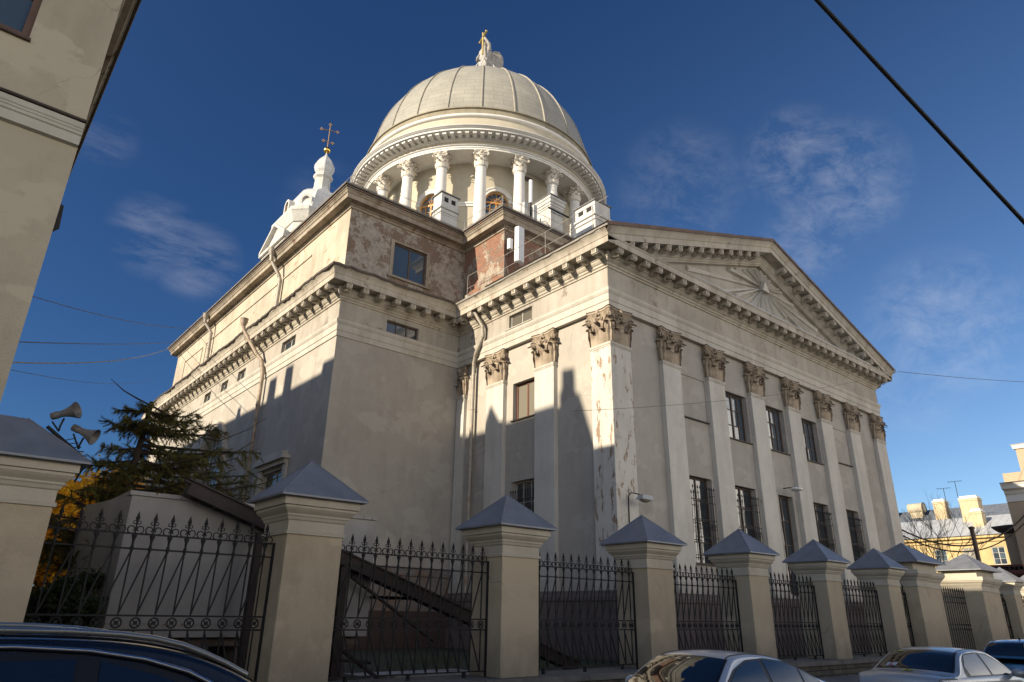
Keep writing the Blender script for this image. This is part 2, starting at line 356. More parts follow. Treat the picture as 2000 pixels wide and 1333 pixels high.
M['glass_sky'] = glassy('sky_tinted_window_glass', (.055,.08,.105), .04, .35, 1.0)  # pale blue of the reflected sky put into the glass colour
M['glass_pale'] = glassy('curtained_window_glass', (.19,.175,.14), .12, .1, .6)
M['iron'] = metal('black_wrought_iron', (.007,.007,.008), .7, 0, .4, .3, 8)
M['pipe'] = metal('dented_zinc_pipe', (.31,.285,.24), .5, .1, .2, .3, 3, (.24,.12,.06))
M['piper'] = metal('rusty_zinc_pipe', (.30,.24,.18), .6, .1, .3, .4, 3, (.16,.07,.04))
M['whitetin'] = metal('white_painted_tin', (.66,.67,.68), .35, 0, .06, .1)
M['gold'] = metal('gilding', (.80,.50,.12), .22, 1, .15, .05)
M['bronze'] = metal('tarnished_gilding', (.30,.20,.11), .5, .7, .3, .2)
M['tower'] = plaster('weathered_white_tower', (.56,.55,.52), .07, .18, (.36,.33,.29), .66, bs=.3)
M['plinth'] = plaster('granite_plinth', (.17,.135,.12), .2, .25, (.08,.065,.06), .60, bs=.6)

# dome skin: painted tin sheets in rows with low seams
def dome_mat():
    m, t, b = newmat('painted_tin_dome'); c = N(t, 'ShaderNodeTexCoord'); sp = N(t, 'ShaderNodeSeparateXYZ'); t.links.new(c.outputs['Object'], sp.inputs[0])
    at = N(t, 'ShaderNodeMath', operation='ARCTAN2'); t.links.new(sp.outputs[1], at.inputs[0]); t.links.new(sp.outputs[0], at.inputs[1])
    sc_ = N(t, 'ShaderNodeMath', operation='MULTIPLY'); sc_.inputs[1].default_value = 12; t.links.new(at.outputs[0], sc_.inputs[0])
    cm = N(t, 'ShaderNodeCombineXYZ'); t.links.new(sc_.outputs[0], cm.inputs[0]); t.links.new(sp.outputs[2], cm.inputs[1])
    bk = N(t, 'ShaderNodeTexBrick'); bk.inputs['Scale'].default_value = 1; bk.inputs['Brick Width'].default_value = 1.885; bk.inputs['Row Height'].default_value = .62; bk.inputs['Mortar Size'].default_value = .022
    bk.inputs['Color1'].default_value = (.385,.37,.315,1); bk.inputs['Color2'].default_value = (.345,.335,.29,1); bk.inputs['Mortar'].default_value = (.25,.235,.20,1)
    t.links.new(cm.outputs[0], bk.inputs['Vector'])
    n = noise(t, .4, 7, .6); n2_ = noise(t, 1.2, 5, .6, (1,1,.2)); col = mix(t, 1.0, bk.outputs['Color'], ramp(t, n, [(.3, g3(.84)), (.7, g3(1.0))]), 'MULTIPLY')
    col = mix(t, 1.0, col, ramp(t, n2_, [(.3, g3(.9)), (.6, g3(1.0))]), 'MULTIPLY')
    t.links.new(col, b.inputs['Base Color']); b.inputs['Roughness'].default_value = .42; b.inputs['Specular IOR Level'].default_value = .5
    bump(t, b, bk.outputs['Fac'], -.4, .03); return m
M['dome'] = dome_mat()

# ================================================================ GROUND
GZ = -.16
def ground_mat(name, base, mscale=.8, b_=.4, second=None):
    m, t, b = newmat(name); n = noise(t, mscale, 8, .7); f = noise(t, 40, 4, .7)
    c = mix(t, ramp(t, n, [(.35, g3(0)), (.65, g3(1))]), tuple(x*.75 for x in base), second or tuple(x*1.25 for x in base))
    c = mix(t, 1.0, c, ramp(t, f, [(.3, g3(.7)), (.7, g3(1.0))]), 'MULTIPLY')
    t.links.new(c, b.inputs['Base Color']); b.inputs['Roughness'].default_value = .9; bump(t, b, f, b_, .02); return m
g = MB(); g.add([(-900,-900,GZ),(900,-900,GZ),(900,900,GZ),(-900,900,GZ)], [(0,1,2,3)])
tag(g.build('road', ground_mat('asphalt', (.085,.08,.074))), kind='structure')
g = MB(); g.box(-60,-10.6,GZ-.3,70,-8.15,GZ+.13)
tag(g.build('pavement', ground_mat('paving', (.22,.205,.185))), kind='structure')
g = MB(); g.box(-60,-31,GZ-.3,70,-18.6,GZ+.12)
tag(g.build('near_pavement', ground_mat('near_paving', (.22,.21,.19))), kind='structure')
g = MB(); g.add([(-22.9,-6.9,-.01),(49,-6.9,-.01),(49,60,-.01),(-44,60,-.01),(-44,10,-.01),(-22.9,10,-.01)], [(0,1,2,3,4,5)])
tag(g.build('courtyard_ground', ground_mat('trodden_earth', (.055,.05,.04), .5, .6, (.045,.06,.025))), kind='structure')

# ================================================================ CHURCH
XW = 30.2; D1 = 12.73; XB = -8.3; XE = XW-XB; YB = 52.07; YA = 47.75; DC = Vector((15.6, 32.4, 0))
ch = thing('church', 'grey-beige neoclassical church with a columned portico and great pale dome', 'church', (15.1, 25, 0))
F_S = Fr((0,0,0), (1,0,0), (0,-1,0))           # portico front, U = x
F_W = Fr((0,0,0), (0,1,0), (-1,0,0))           # portico side, U = y
F_BS = Fr((0,D1,0), (1,0,0), (0,-1,0))         # block front, U = x
F_BW = Fr((XB,0,0), (0,1,0), (-1,0,0))         # block side, U = y
PIL = [(0,1.49), (4.01,5.50), (8.02,9.51), (12.19,13.68), (16.36,17.85), (20.53,22.02), (24.62,26.11), (28.71,30.2)]
SPIL = [(0,1.34), (4.0,5.5), (8.15,9.7)]
REC = .26
mb = MB()
bays = [(5.78,7.86), (9.78,12.02), (13.95,16.15), (18.1,20.3), (22.3,24.4)]
ops = []
for i, (a, b) in enumerate(bays):
    ops.append((a+.02, b-.1, 4.16, 8.44) if i != 2 else (14.3, 15.9, 2.9, 8.44))
    if 0 < i < 4: ops.append((a, b, 11.05, 13.8))
F_S.wall(mb, 1.49, 28.71, 0, 15.99, ops, .42, -REC)
for a, b in (bays[0], bays[4]):   # blind panels, sunk 8 cm
    F_S.box(mb, a, b, -REC-.05, -REC+.001, 13.84, 13.9)
fac = mb.build('facade_wall', M['wall'], ch)
# blind panels
for a, b in (bays[0], bays[4]):
    mb = MB()
    for q in ((a-.06, a, 11.5, 13.9), (b, b+.06, 11.5, 13.9), (a, b, 13.84, 13.9)):
        F_S.box(mb, q[0], q[1], -REC, -REC+.05, q[2], q[3])
    mb.build('blind_panel', M['wall'], ch)
for a, b in (bays[0], bays[4]): mb = MB(); F_S.box(mb, a-.08, b+.08, -REC, -REC+.12, 11.44, 11.5); mb.build('panel_sill', M['dark'], ch)
# side wall of the portico
mb = MB(); uw = (5.72, 7.58)
ops_s = [(5.72,7.58,11.64,13.78), (5.72,7.6,6.1,8.28), (1.8,3.6,-.2,2.2)]
F_W.wall(mb, 1.34, D1, 0, 15.99, ops_s, .42, -REC); mb.build('portico_side_wall', M['wall_side'], ch)
mb = MB(); F_BS.wall(mb, XB+.06, .3, 0, 15.99, [(-4.6,-3.2,-.2,2.4)], .3, -.06); mb.build('block_front_wall', M['wall'], ch)
# block side wall with a big arched window
ops_b = [(17.6,20.9,5.2,9.3)]
mb = MB(); AY, AR, ASP = 31.6, 2.55, 11.6
def arched_wall(mb, F, u0, u1, z0, z1, ca, ra, sp, sill, n, depth, seg=20):
    us = [ca-ra*math.cos(PI*k/seg) for k in range(seg+1)]
    zt = [sp+ra*math.sin(PI*k/seg) for k in range(seg+1)]
    mb.add([F.p(u0,n,z0),F.p(ca-ra,n,z0),F.p(ca-ra,n,z1),F.p(u0,n,z1)], [(0,1,2,3)])
    mb.add([F.p(ca+ra,n,z0),F.p(u1,n,z0),F.p(u1,n,z1),F.p(ca+ra,n,z1)], [(0,1,2,3)])
    mb.add([F.p(ca-ra,n,z0),F.p(ca+ra,n,z0),F.p(ca+ra,n,sill),F.p(ca-ra,n,sill)], [(0,1,2,3)])
    for k in range(seg):
        mb.add([F.p(us[k],n,zt[k]),F.p(us[k+1],n,zt[k+1]),F.p(us[k+1],n,z1),F.p(us[k],n,z1)], [(0,1,2,3)])
        mb.add([F.p(us[k],n,zt[k]),F.p(us[k+1],n,zt[k+1]),F.p(us[k+1],n-depth,zt[k+1]),F.p(us[k],n-depth,zt[k])], [(0,1,2,3)])
    for u in (ca-ra, ca+ra): mb.add([F.p(u,n,sill),F.p(u,n,sp),F.p(u,n-depth,sp),F.p(u,n-depth,sill)], [(0,1,2,3)])
    mb.add([F.p(ca-ra,n,sill),F.p(ca+ra,n,sill),F.p(ca+ra,n-depth,sill),F.p(ca-ra,n-depth,sill)], [(0,1,2,3)])
F_BW.wall(mb, D1+.06, 27, 0, 15.99, ops_b, .3, -.06)
arched_wall(mb, F_BW, 27, 37, 0, 15.99, AY, AR, ASP, 5.0, -.06, .5)
F_BW.wall(mb, 37, YB, 0, 15.99, [], .3, -.06)
mb.build('block_side_wall', M['wall_side'], ch)
mb = MB()   # unseen outer walls
mb.add([(XE,D1,0),(XE,YB,0),(XE,YB,16),(XE,D1,16)], [(0,1,2,3)]); mb.add([(XB,YB,0),(XE,YB,0),(XE,YB,16),(XB,YB,16)], [(0,1,2,3)])
mb.add([(XW,0,0),(XW,D1,0),(XW,D1,16),(XW,0,16)], [(0,1,2,3)]); mb.add([(XW,D1,0),(XE,D1,0),(XE,D1,16),(XW,D1,16)], [(0,1,2,3)])
mb.build('far_wall', M['wall'], ch)
# archivolt of the arched window + its glazing
mb = MB(); seg = 24
for (ra, rb, n0, n1_) in ((AR, AR+.28, -.06, .14), (AR+.28, AR+.55, -.06, .24)):
    for k in range(seg):
        a, b = PI*k/seg, PI*(k+1)/seg
        P = [(AY-r_*math.cos(t_), ASP+r_*math.sin(t_)) for t_ in (a, b) for r_ in (ra, rb)]
        q = [F_BW.p(P[i][0], n0, P[i][1]) for i in (0,1,3,2)] + [F_BW.p(P[i][0], n1_, P[i][1]) for i in (0,1,3,2)]
        mb.hexa(q)
    for sgn in (-1, 1):
        u0_, u1_ = sorted((AY+sgn*ra, AY+sgn*rb)); F_BW.box(mb, u0_, u1_, n0, n1_, 5.0, ASP)
mb.build('archivolt', M['arch'], ch)
aw = MB()
for k in range(1, 6):
    u = AY-AR+2*AR*k/6; F_BW.box(aw, u-.05, u+.05, -.5, -.42, 5, ASP+math.sqrt(max(0, AR**2-(u-AY)**2)))
for z in (6.6,8.2,9.8,11.6,13): F_BW.box(aw, AY-AR, AY+AR, -.498, -.43, z-.05, z+.05)
awo = aw.build('window', M['greywood'], ch, 'large round-headed window')
p_ = MB(); p_.add([F_BW.p(AY-AR*math.cos(PI*k/24), -.46, ASP+AR*math.sin(PI*k/24)) for k in range(25)] + [F_BW.p(AY+AR,-.46,5), F_BW.p(AY-AR,-.46,5)], [tuple(range(27))])
p_.build('pane', glassy('greenish_glass', (.10,.15,.16), .08, .3, .8), awo)
# hooded small window on the block side
ww = F_BW.window(ch, (17.6,20.9,5.2,9.3), .28, M['greywood'], M['glass'], 2, 3, n=-.06)
mb = MB(); F_BW.box(mb, 17.2, 21.3, -.06, .2, 9.5, 9.75); F_BW.box(mb, 17.0, 21.5, -.06, .42, 9.75, 9.95); F_BW.box(mb, 17.2, 17.6, -.06, .1, 5.2, 9.5); F_BW.box(mb, 20.9, 21.3, -.06, .1, 5.2, 9.5); F_BW.box(mb, 17.4, 21.1, -.06, .3, 9.95, 10.25)
mb.build('window_hood', M['arch'], ch)
# facade windows
for i in (1, 2, 3):
    a, b = bays[i]
    F_S.window(ch, (a, b, 11.05, 13.8), .36, M['brownwood'], M['glass_sky'], 4 if i == 1 else 4, 3, fw=.10, bar=.045, sill=M['dark'], n=-REC)
F_W.window(ch, (5.72,7.58,11.64,13.78), .36, metal('red_brown_wood', (.13,.05,.03), .5), M['glass_pale'], 2, 1, fw=.11, sill=M['dark'], n=-REC)
def grille(F, a, b, c, d, n, parent, out_=.22, spikes=True, dz=.28):
    mb = MB(); k = max(4, int((b-a)/.19))
    for i in range(k+1):
        u = a+(b-a)*i/k; mb.tube([F.p(u,n,c), F.p(u,n,d+.05)], .014, 5)
        if spikes: mb.tube([F.p(u,n,d+.05), F.p(u,n,d+.1), F.p(u,n,d+.24)], [.014,.045,.002], 5)
    z = c+.25
    while z < d:
        F.box(mb, a-.05, b+.05, n-.012, n+.012, z-.02, z+.02); z += dz*3.1
    for u in (a, b):
        for z in (c+.25, (c+d)/2, d-.2): mb.tube([F.p(u,n,z), F.p(u,n-out_,z)], .014, 4)
    for z in (c+(d-c)*.45, c+(d-c)*.5):
        for i in range(k): 
            u = a+(b-a)*(i+.5)/k; mb.tube([F.p(u+.06*math.cos(t_*PI/4), n+.01, z+.07*math.sin(t_*PI/4)) for t_ in range(9)], .009, 4, False)
    return mb.build('grille', M['iron'], parent)
for i, (a, b) in enumerate(bays):
    if i == 2:
        w_ = F_S.window(ch, (14.3,15.9,2.9,8.44), .38, M['brownwood'], M['glass'], 2, 4, n=-REC); continue
    w_ = F_S.window(ch, (a+.02,b-.1,4.16,8.44), .38, M['brownwood'], M['glass'], 2, 4, n=-REC, sill=M['dark'])
    grille(F_S, a+.1, b-.18, 4.3, 7.75, -REC+.14, w_, .4)
w_ = F_W.window(ch, (5.72,7.6,6.1,8.28), .38, M['greywood'], M['glass'], 3, 2, n=-REC)
grille(F_W, 5.8, 7.55, 6.15, 7.6, -REC+.08, w_)
mb = MB(); F_W.box(mb, 1.8,3.6,-REC-.4,-REC-.34,-.1,2.2); mb.build('basement_door', M['brownwood'], ch)
mb = MB(); F_BS.box(mb, -4.6,-3.2,-.34,-.3,-.1,2.4); mb.build('basement_door', M['brownwood'], ch)

# pilasters with their bases
def pilaster(F, a, b, n0, n1_, mat, F2=None, lab=None):
    mb = MB(); z0 = 3.25; A = 14.1
    F.box(mb, a, b, n0, n1_, z0, A)
    o = mb.build('pilaster', mat, ch, lab)
    bb = MB(); F.box(bb, a-.12, b+.12, n0, n1_+.12, 2.75, 2.98); F.box(bb, a-.07, b+.07, n0, n1_+.07, 2.98, 3.12); F.box(bb, a-.03, b+.03, n0, n1_+.03, 3.12, 3.25)
    bb.build('base', M['arch'], o)
    ab = MB(); F.box(ab, a-.05, b+.05, n0, n1_+.05, 13.98, 14.1); F.box(ab, a-.025, b+.025, n0, n1_+.025, 13.9, 13.98); ab.build('astragal', M['arch'], o)
    return o
PO = []
# corner pier (front + side in one)
mb = MB(); mb.box(0,0,3.25,1.49,1.34,13.97); o = mb.build('pilaster', M['pil_worn'], ch, 'broad corner pilaster with flaking paint')
bb = MB(); bb.box(-.12,-.12,2.75,1.6,1.46,2.98); bb.box(-.07,-.07,2.98,1.56,1.41,3.12); bb.box(-.03,-.03,3.12,1.52,1.37,3.25); bb.build('base', M['arch'], o)
ab = MB(); ab.box(-.05,-.05,13.98,1.54,1.39,14.1); ab.box(-.025,-.025,13.9,1.515,1.365,13.98); ab.build('astragal', M['arch'], o); PO.append((o, (.745,.67), 0))
for i, (a, b) in enumerate(PIL[1:]):
    o = pilaster(F_S, a, b, -REC-.02, 0, M['pil']); PO.append((o, ((a+b)/2, .745), 0))
for a, b in SPIL[1:]:
    o = pilaster(F_W, a, b, -REC-.02, 0, M['pil']); PO.append((o, (.745, (a+b)/2), 0))
o = pilaster(F_W, 11.95, 12.72, -REC-.02, -.05, M['pil'], lab='narrow pilaster in the inner corner'); PO.append((o, (.62, 12.5), .75))

# Corinthian capital, half width .745, height 1.89, astragal at z = 0
def leaf(mb, base, out, side, w0, h, curl, lean=.06, ny=9, nx=6, lobes=3):
    """acanthus leaf: a lobed, ribbed strip that rises along the bell and curls over at the tip"""
    base = Vector(base); out = Vector(out); side = Vector(side); vs = []
    for j in range(ny+1):
        t = j/ny
        if t < .68: zz = h*t/.68*.86; oo = lean*t/.68 + .03
        else:
            a = (t-.68)/.32*PI*.86; zz = h*.86 + curl*.62*math.sin(a); oo = lean + .03 + curl*(1-math.cos(a))
        wd = w0*(.72 + .38*math.sin(PI*min(1, t*1.02)))*(1-.62*max(0, t-.6)/.4)*(1-.16*abs(math.sin(t*PI*lobes)))
        for i in range(nx+1):
            s_ = i/nx*2-1
            rib = .018*math.cos(s_*PI*2.5)
            vs.append(base + side*(wd/2*s_) + out*(oo + rib - .05*s_*s_*(1-t) - .03*abs(s_)*(t > .68)) + Vector((0,0,zz)))
    n = nx+1
    mb.add(vs, [(j*n+i, j*n+i+1, (j+1)*n+i+1, (j+1)*n+i) for j in range(ny) for i in range(nx)], True)
    mb.add([v - out*.035 for v in vs], [(j*n+i, (j+1)*n+i, (j+1)*n+i+1, j*n+i+1) for j in range(ny) for i in range(nx)], True)
def spiral(mb, c, ax, ay, r0, turns=1.6, th=.05, flip=1):
    pts = []; rr = []
    for k in range(19):
        t = k/18; a = t*turns*2*PI*flip; r = r0*(1-t*.82)
        pts.append(Vector(c) + Vector(ax)*(r*math.cos(a)) + Vector(ay)*(r*math.sin(a))); rr.append(th*(1-.5*t))
    mb.tube(pts, rr, 5, True)
def capital_mesh(name, mat, hw=.745, H=1.89, rnd=False):
    mb = MB(); s_ = hw/.745
    if rnd: mb.lathe([(hw*.93,0),(hw*.93,H*.45),(hw*1.0,H*.72),(hw*1.12,H*.86)], 24)
    else:
        for (a, b, za, zb) in ((.94,.94,0,H*.5), (.94,1.0,H*.5,H*.75), (1.0,1.16,H*.75,H*.88)):
            a *= hw; b *= hw
            mb.hexa([(-a,-a,za),(a,-a,za),(a,a,za),(-a,a,za),(-b,-b,zb),(b,-b,zb),(b,b,zb),(-b,b,zb)])
    for q in range(4):
        an = q*PI/2; o = Vector((math.cos(an), math.sin(an), 0)); sd = Vector((-o.y, o.x, 0)); dg = Vector((math.cos(an+PI/4), math.sin(an+PI/4), 0)); ds = Vector((-dg.y, dg.x, 0))
        k = .93 if rnd else .96
        if not rnd:
            for u in (-.5, .5): leaf(mb, o*hw*k + sd*hw*u*.98 + Vector((0,0,.03)), o, sd, .62*s_, H*.36, .16*s_)
            leaf(mb, o*hw*k + Vector((0,0,.03)), o, sd, .60*s_, H*.60, .20*s_, .05)
            for u in (-.86, .86): leaf(mb, o*hw*k + sd*hw*u + Vector((0,0,.03)), o, sd, .48*s_, H*.58, .18*s_, .05)
            leaf(mb, dg*hw*1.28 + Vector((0,0,H*.30)), dg, ds, .50*s_, H*.36, .20*s_, .10)
        else:
            for u in (0, PI/4):
                d_ = Vector((math.cos(an+u), math.sin(an+u), 0)); e_ = Vector((-d_.y, d_.x, 0))
                leaf(mb, d_*hw*.92 + Vector((0,0,.02)), d_, e_, .62*s_, H*.34, .16*s_, ny=7, nx=4)
            for u in (PI/8, -PI/8):
                d_ = Vector((math.cos(an+u), math.sin(an+u), 0)); e_ = Vector((-d_.y, d_.x, 0))
                leaf(mb, d_*hw*.93 + Vector((0,0,.02)), d_, e_, .5*s_, H*.58, .2*s_, ny=7, nx=4)
        # corner volutes, paired inner scrolls and the fleuron
        reach = 1.52 if not rnd else 1.5
        for sg in (-1, 1):
            st = o*hw*1.02 + sd*hw*.30*sg + Vector((0,0,H*.52)) if sg else None
            pts = []
            end = Vector((math.cos(an+sg*PI/4), math.sin(an+sg*PI/4), 0))
            for t_ in range(7):
                t = t_/6; p = st.lerp(end*hw*reach + Vector((0,0,H*.80)), t); p.z = H*(.52 + .30*math.sin(t*PI/2)); pts.append(p)
            mb.tube(pts, [.03*s_+.035*s_*(k_/6) for k_ in range(7)], 5)
            spiral(mb, o*hw*1.06 + sd*hw*.22*sg + Vector((0,0,H*.72)), sd*sg*-1, Vector((0,0,1)), .13*s_, 1.4, .035*s_)
        for sg in (-1, 1):
            c_ = dg*hw*reach + Vector((0,0,H*.735)) + ds*.05*sg*s_
            spiral(mb, c_, dg*-1, Vector((0,0,1)), .17*s_, 1.5, .055*s_, -1)
        mb.sphere(tuple(o*hw*1.17 + Vector((0,0,H*.885))), .13*s_, 8, 6, (1,1,1.1))
        for kx in (-1, 1): mb.sphere(tuple(o*hw*1.15 + sd*kx*.10*s_ + Vector((0,0,H*.83))), .07*s_, 6, 5)
    # abacus: concave sides, cut corners
    def aba(g, z0, z1):
        poly = []
        for q in range(4):
            an = q*PI/2+PI/4
            for t_ in range(-4, 5):
                pass
        for q in range(4):
            a0 = q*PI/2 - PI/4; a1 = a0 + PI/2
            p0 = Vector((math.cos(a0), math.sin(a0)))*hw*1.72*g; p1 = Vector((math.cos(a1), math.sin(a1)))*hw*1.72*g
            dd = (p1-p0).normalized(); nn = Vector((dd.y, -dd.x))
            for t_ in range(9):
                t = .045 + .91*t_/8; p = p0.lerp(p1, t); mid = math.sin(t*PI)**1.2
                if .42 < t < .58: mid -= .16
                poly.append(p - nn*hw*.20*mid)
        n = len(poly); vs = [(p.x, p.y, z0) for p in poly] + [(p.x, p.y, z1) for p in poly]
        mb.add(vs, [tuple(range(n)), tuple(range(n, 2*n))] + [(i, (i+1) % n, n+(i+1) % n, n+i) for i in range(n)])
        return poly
    aba(.93, H*.885, H*.93); poly = aba(.98, H*.93, H*.985)
    me = mb.mesh(name, mat); return me, poly
capm, poly = capital_mesh('capital', M['cap'])
tb = MB(); n = len(poly); tb.add([(p.x*1.04, p.y*1.04, 1.862) for p in poly] + [(p.x*1.04, p.y*1.04, 1.893) for p in poly], [tuple(range(n)), tuple(range(n, 2*n))] + [(i, (i+1) % n, n+(i+1) % n, n+i) for i in range(n)])
tinm = tb.mesh('tin_flashing', M['dark'])
for o, (cx, cy), s_ in PO:
    c = place(capm, 'capital', o, (cx, cy, 14.1), 0, (s_, s_, 1) if s_ else ((1, .9, 1) if cx == .745 and cy == .67 else None))
    t_ = place(tinm, 'tin_flashing', c, (cx, cy, 14.1))

# entablature (plan of the cross, outside on the left hand)
PLAN = [(XB,YB), (XB,D1), (0,D1), (0,0), (XW,0), (XW,D1), (XE,D1), (XE,YB)]
mb = MB(); sweep(mb, PLAN, [(-.4,15.99), (0,15.99), (0,16.32), (.035,16.32), (.035,16.70), (.06,16.72), (.12,16.84), (.13,16.97), (.05,16.99), (-.02,17.0)])
arc = mb.build('architrave', M['arch'], ch)
mb = MB()
F_S.wall(mb, 0, XW, 17.0, 18.2, [], .3, -.015)
F_W.wall(mb, 0, D1+.02, 17.0, 18.2, [(5.75,7.75,17.12,17.95)], .35, -.015)
F_BS.wall(mb, XB, 0, 17.0, 18.2, [(-5.22,-3.02,17.06,17.82)], .35, -.015)
fw_ = [(18.65,20.8), (27.2,28.75), (30.8,32.3), (34.7,36.3), (43.4,45.0)]
F_BW.wall(mb, D1, YB, 17.0, 18.2, [(a,b,17.06,17.86) for a, b in fw_], .35, -.015)
mb.add([(XW-.015,0,17),(XW-.015,D1,17),(XW-.015,D1,18.2),(XW-.015,0,18.2)], [(0,1,2,3)]); mb.add([(XW,D1+.015,17),(XE,D1+.015,17),(XE,D1+.015,18.2),(XW,D1+.015,18.2)], [(0,1,2,3)])
mb.build('frieze', M['frieze'], ch)
mb = MB(); F_W.box(mb, 5.6, 7.9, -.01, .16, 17.0, 17.05)
mb.build('window_ledge', M['arch'], ch)
F_W.window(ch, (5.75,7.75,17.12,17.95), .25, M['greywood'], glassy('dusty_glass', (.12,.11,.09), .2, .1, .5), 2, 1, n=-.015, fw=.07)
F_BS.window(ch, (-5.22,-3.02,17.06,17.82), .25, M['brownwood'], M['glass_sky'], 3, 1, n=-.015)
for a, b in fw_: F_BW.window(ch, (a,b,17.06,17.86), .28, M['greywood'], M['glass'], 2, 1, n=-.015)
PROF = [(-.03,18.12), (.05,18.14), (.06,18.22), (.13,18.27), (.14,18.36), (.20,18.40), (.27,18.50), (.27,18.56), (.32,18.60), (.32,18.90), (.93,18.90), (.93,18.86), (.97,18.86), (.97,19.18), (1.0,19.20), (1.02,19.26)]
mb = MB(); sweep(mb, PLAN, PROF + [(1.02,19.27), (0,19.29)]); corn = mb.build('cornice', M['corn'], ch)
# crown moulding: everywhere but the front under the pediment
CY = [(.9,19.262), (1.02,19.265), (1.05,19.34), (1.10,19.42), (1.17,19.50), (1.20,19.52), (1.20,19.60), (.6,19.62)]
for pth in ([(XB,YB), (XB,D1), (0,D1), (0,-1.02)], [(XW,-1.02), (XW,D1), (XE,D1), (XE,YB)]): mb = MB(); sweep(mb, pth, CY, False); mb.build('crown_moulding', M['corn'], ch)
# buckled dark tin edge over the block cornices
def wavy_edge(parent, pts, z, hang=.07, th=.10, mat=M['dark'], amp=.05, name='tin_edge', lift=None):
    mb = MB(); P = []
    for (a, b) in zip(pts[:-1], pts[1:]):
        a = Vector(a); b = Vector(b); k = max(1, int((b-a).length/.35))
        for i in range(k): P.append(a.lerp(b, i/k))
    P.append(Vector(pts[-1])); zz = [z + random.uniform(-1,1)*amp*.6 + amp*math.sin(i*.43)*.6 for i in range(len(P))]
    r_o = []; 
    for i, p in enumerate(P):
        d = (P[min(i+1,len(P)-1)] - P[max(i-1,0)]).normalized(); nn = Vector((d.y,-d.x)); h = hang + random.uniform(0, .03)
        r_o.append([(p.x+nn.x*.06, p.y+nn.y*.06, zz[i]-h), (p.x+nn.x*.09, p.y+nn.y*.09, zz[i]), (p.x+nn.x*.04, p.y+nn.y*.04, zz[i]+th), (p.x-nn.x*1.25, p.y-nn.y*1.25, zz[i]*.2+(z+.42)*.8)])
    for i in range(len(P)-1):
        for j in range(3): mb.add([r_o[i][j], r_o[i+1][j], r_o[i+1][j+1], r_o[i][j+1]], [(0,1,2,3)])
    return mb.build(name, mat, parent)
wavy_edge(ch, [(XB-1.2,YB), (XB-1.2,D1-1.2), (-1.2,D1-1.2)], 19.62, amp=.07)
wavy_edge(ch, [(-1.2,D1-1.2), (-1.2,-1.25)], 19.62, hang=.05, th=.06, amp=.012, mat=metal('grey_tin_edge', (.30,.28,.25), .6), name='tin_edge')

# modillions
def modillion_mb():
    mb = MB(); hw_ = .17; P = []
    for k in range(7): a = PI*k/6; P.append((.55+.07*math.cos(a-PI/2)+.0, .085+.0-.085*math.cos(a)))
    prof = [(0,0), (.58,0), (.58,-.30), (.54,-.345), (.48,-.35), (.43,-.30), (.36,-.235), (.26,-.225), (.17,-.26), (.10,-.33), (.04,-.36), (0,-.36)]
    mb.prism(prof, lambda p, t: (-hw_+2*hw_*t, -p[0], p[1]))
    for (x0, x1, z0, z1) in ((-.17,-.105,-.30,0), (.105,.17,-.30,0), (-.105,.105,-.065,0), (-.105,.105,-.30,-.24)): mb.box(x0, -.615, z0, x1, -.58, z1)
    mb.sphere((0,-.585,-.15), .05, 6, 5)
    for sx in (-1, 1):
        pts = []
        for k in range(15):
            t = k/14; a = t*3.2*PI; r = .13*(1-.8*t); pts.append((sx*.175, -.42+r*math.cos(a+1.2), -.17+r*math.sin(a+1.2)))
        mb.tube(pts, .018, 4)
        mb.tube([(sx*.175, -.10+.09*math.cos(k*PI/4), -.24+.09*math.sin(k*PI/4)) for k in range(9)], .02, 4)
    mb.box(-.2,-.62,-.035,.2,0,.0)
    # hanging acanthus leaf under the scroll
    vs = [(x_*.14*(1-.5*(j/5)**2), -.02-.47*j/5, -.37-.03*math.cos(x_*2.5)-.02*j+.05*(j == 5)+.012*(j/5)) for j in range(6) for x_ in (-1,-.5,0,.5,1)]
    mb.add(vs, [(j*5+i, j*5+i+1, (j+1)*5+i+1, (j+1)*5+i) for j in range(5) for i in range(4)], True)
    return mb
modb = modillion_mb(); modm = modb.mesh('modillion', M['corn'])
nmod = 0; rest = MB()
def modillion(x, y, z, rz, indiv=True):
    global nmod
    if indiv and nmod < 100: place(modm, 'modillion', corn, (x, y, z), rz); nmod += 1
    else:
        c, s_ = math.cos(rz), math.sin(rz); rest.add([(x+p[0]*c-p[1]*s_, y+p[0]*s_+p[1]*c, z+p[2]) for p in modb.v], modb.f)
ZM = 18.895; NO = .31
for k in range(30): modillion(.05+k*(XW-.1)/29, -NO, ZM, 0)
for k in range(12): modillion(-NO, .05+k*1.043, ZM, -PI/2)
for k in range(8): modillion(XB+.05+k*1.05, D1-NO, ZM, 0)
SL = (24.9-19.62)/(15.1+1.2); TH = math.atan(SL)
for k in range(1, 14):
    for sgn in (-1, 1):
        x = 15.1+sgn*(.62+k*1.04); modillion(x, -NO, 19.62+SL*(15.1+1.2-abs(x-15.1))-.74, 0)
for k in range(38): modillion(XB-NO, D1+.05+k*1.05, ZM, -PI/2, k < 24)
for k in range(8): modillion(XW+.6+k*1.05, D1-NO, ZM, 0, False)
for k in range(12): modillion(XW+NO, .05+k*1.043, ZM, PI/2, False)
rest.build('modillion', M['corn'], corn, kind='stuff')

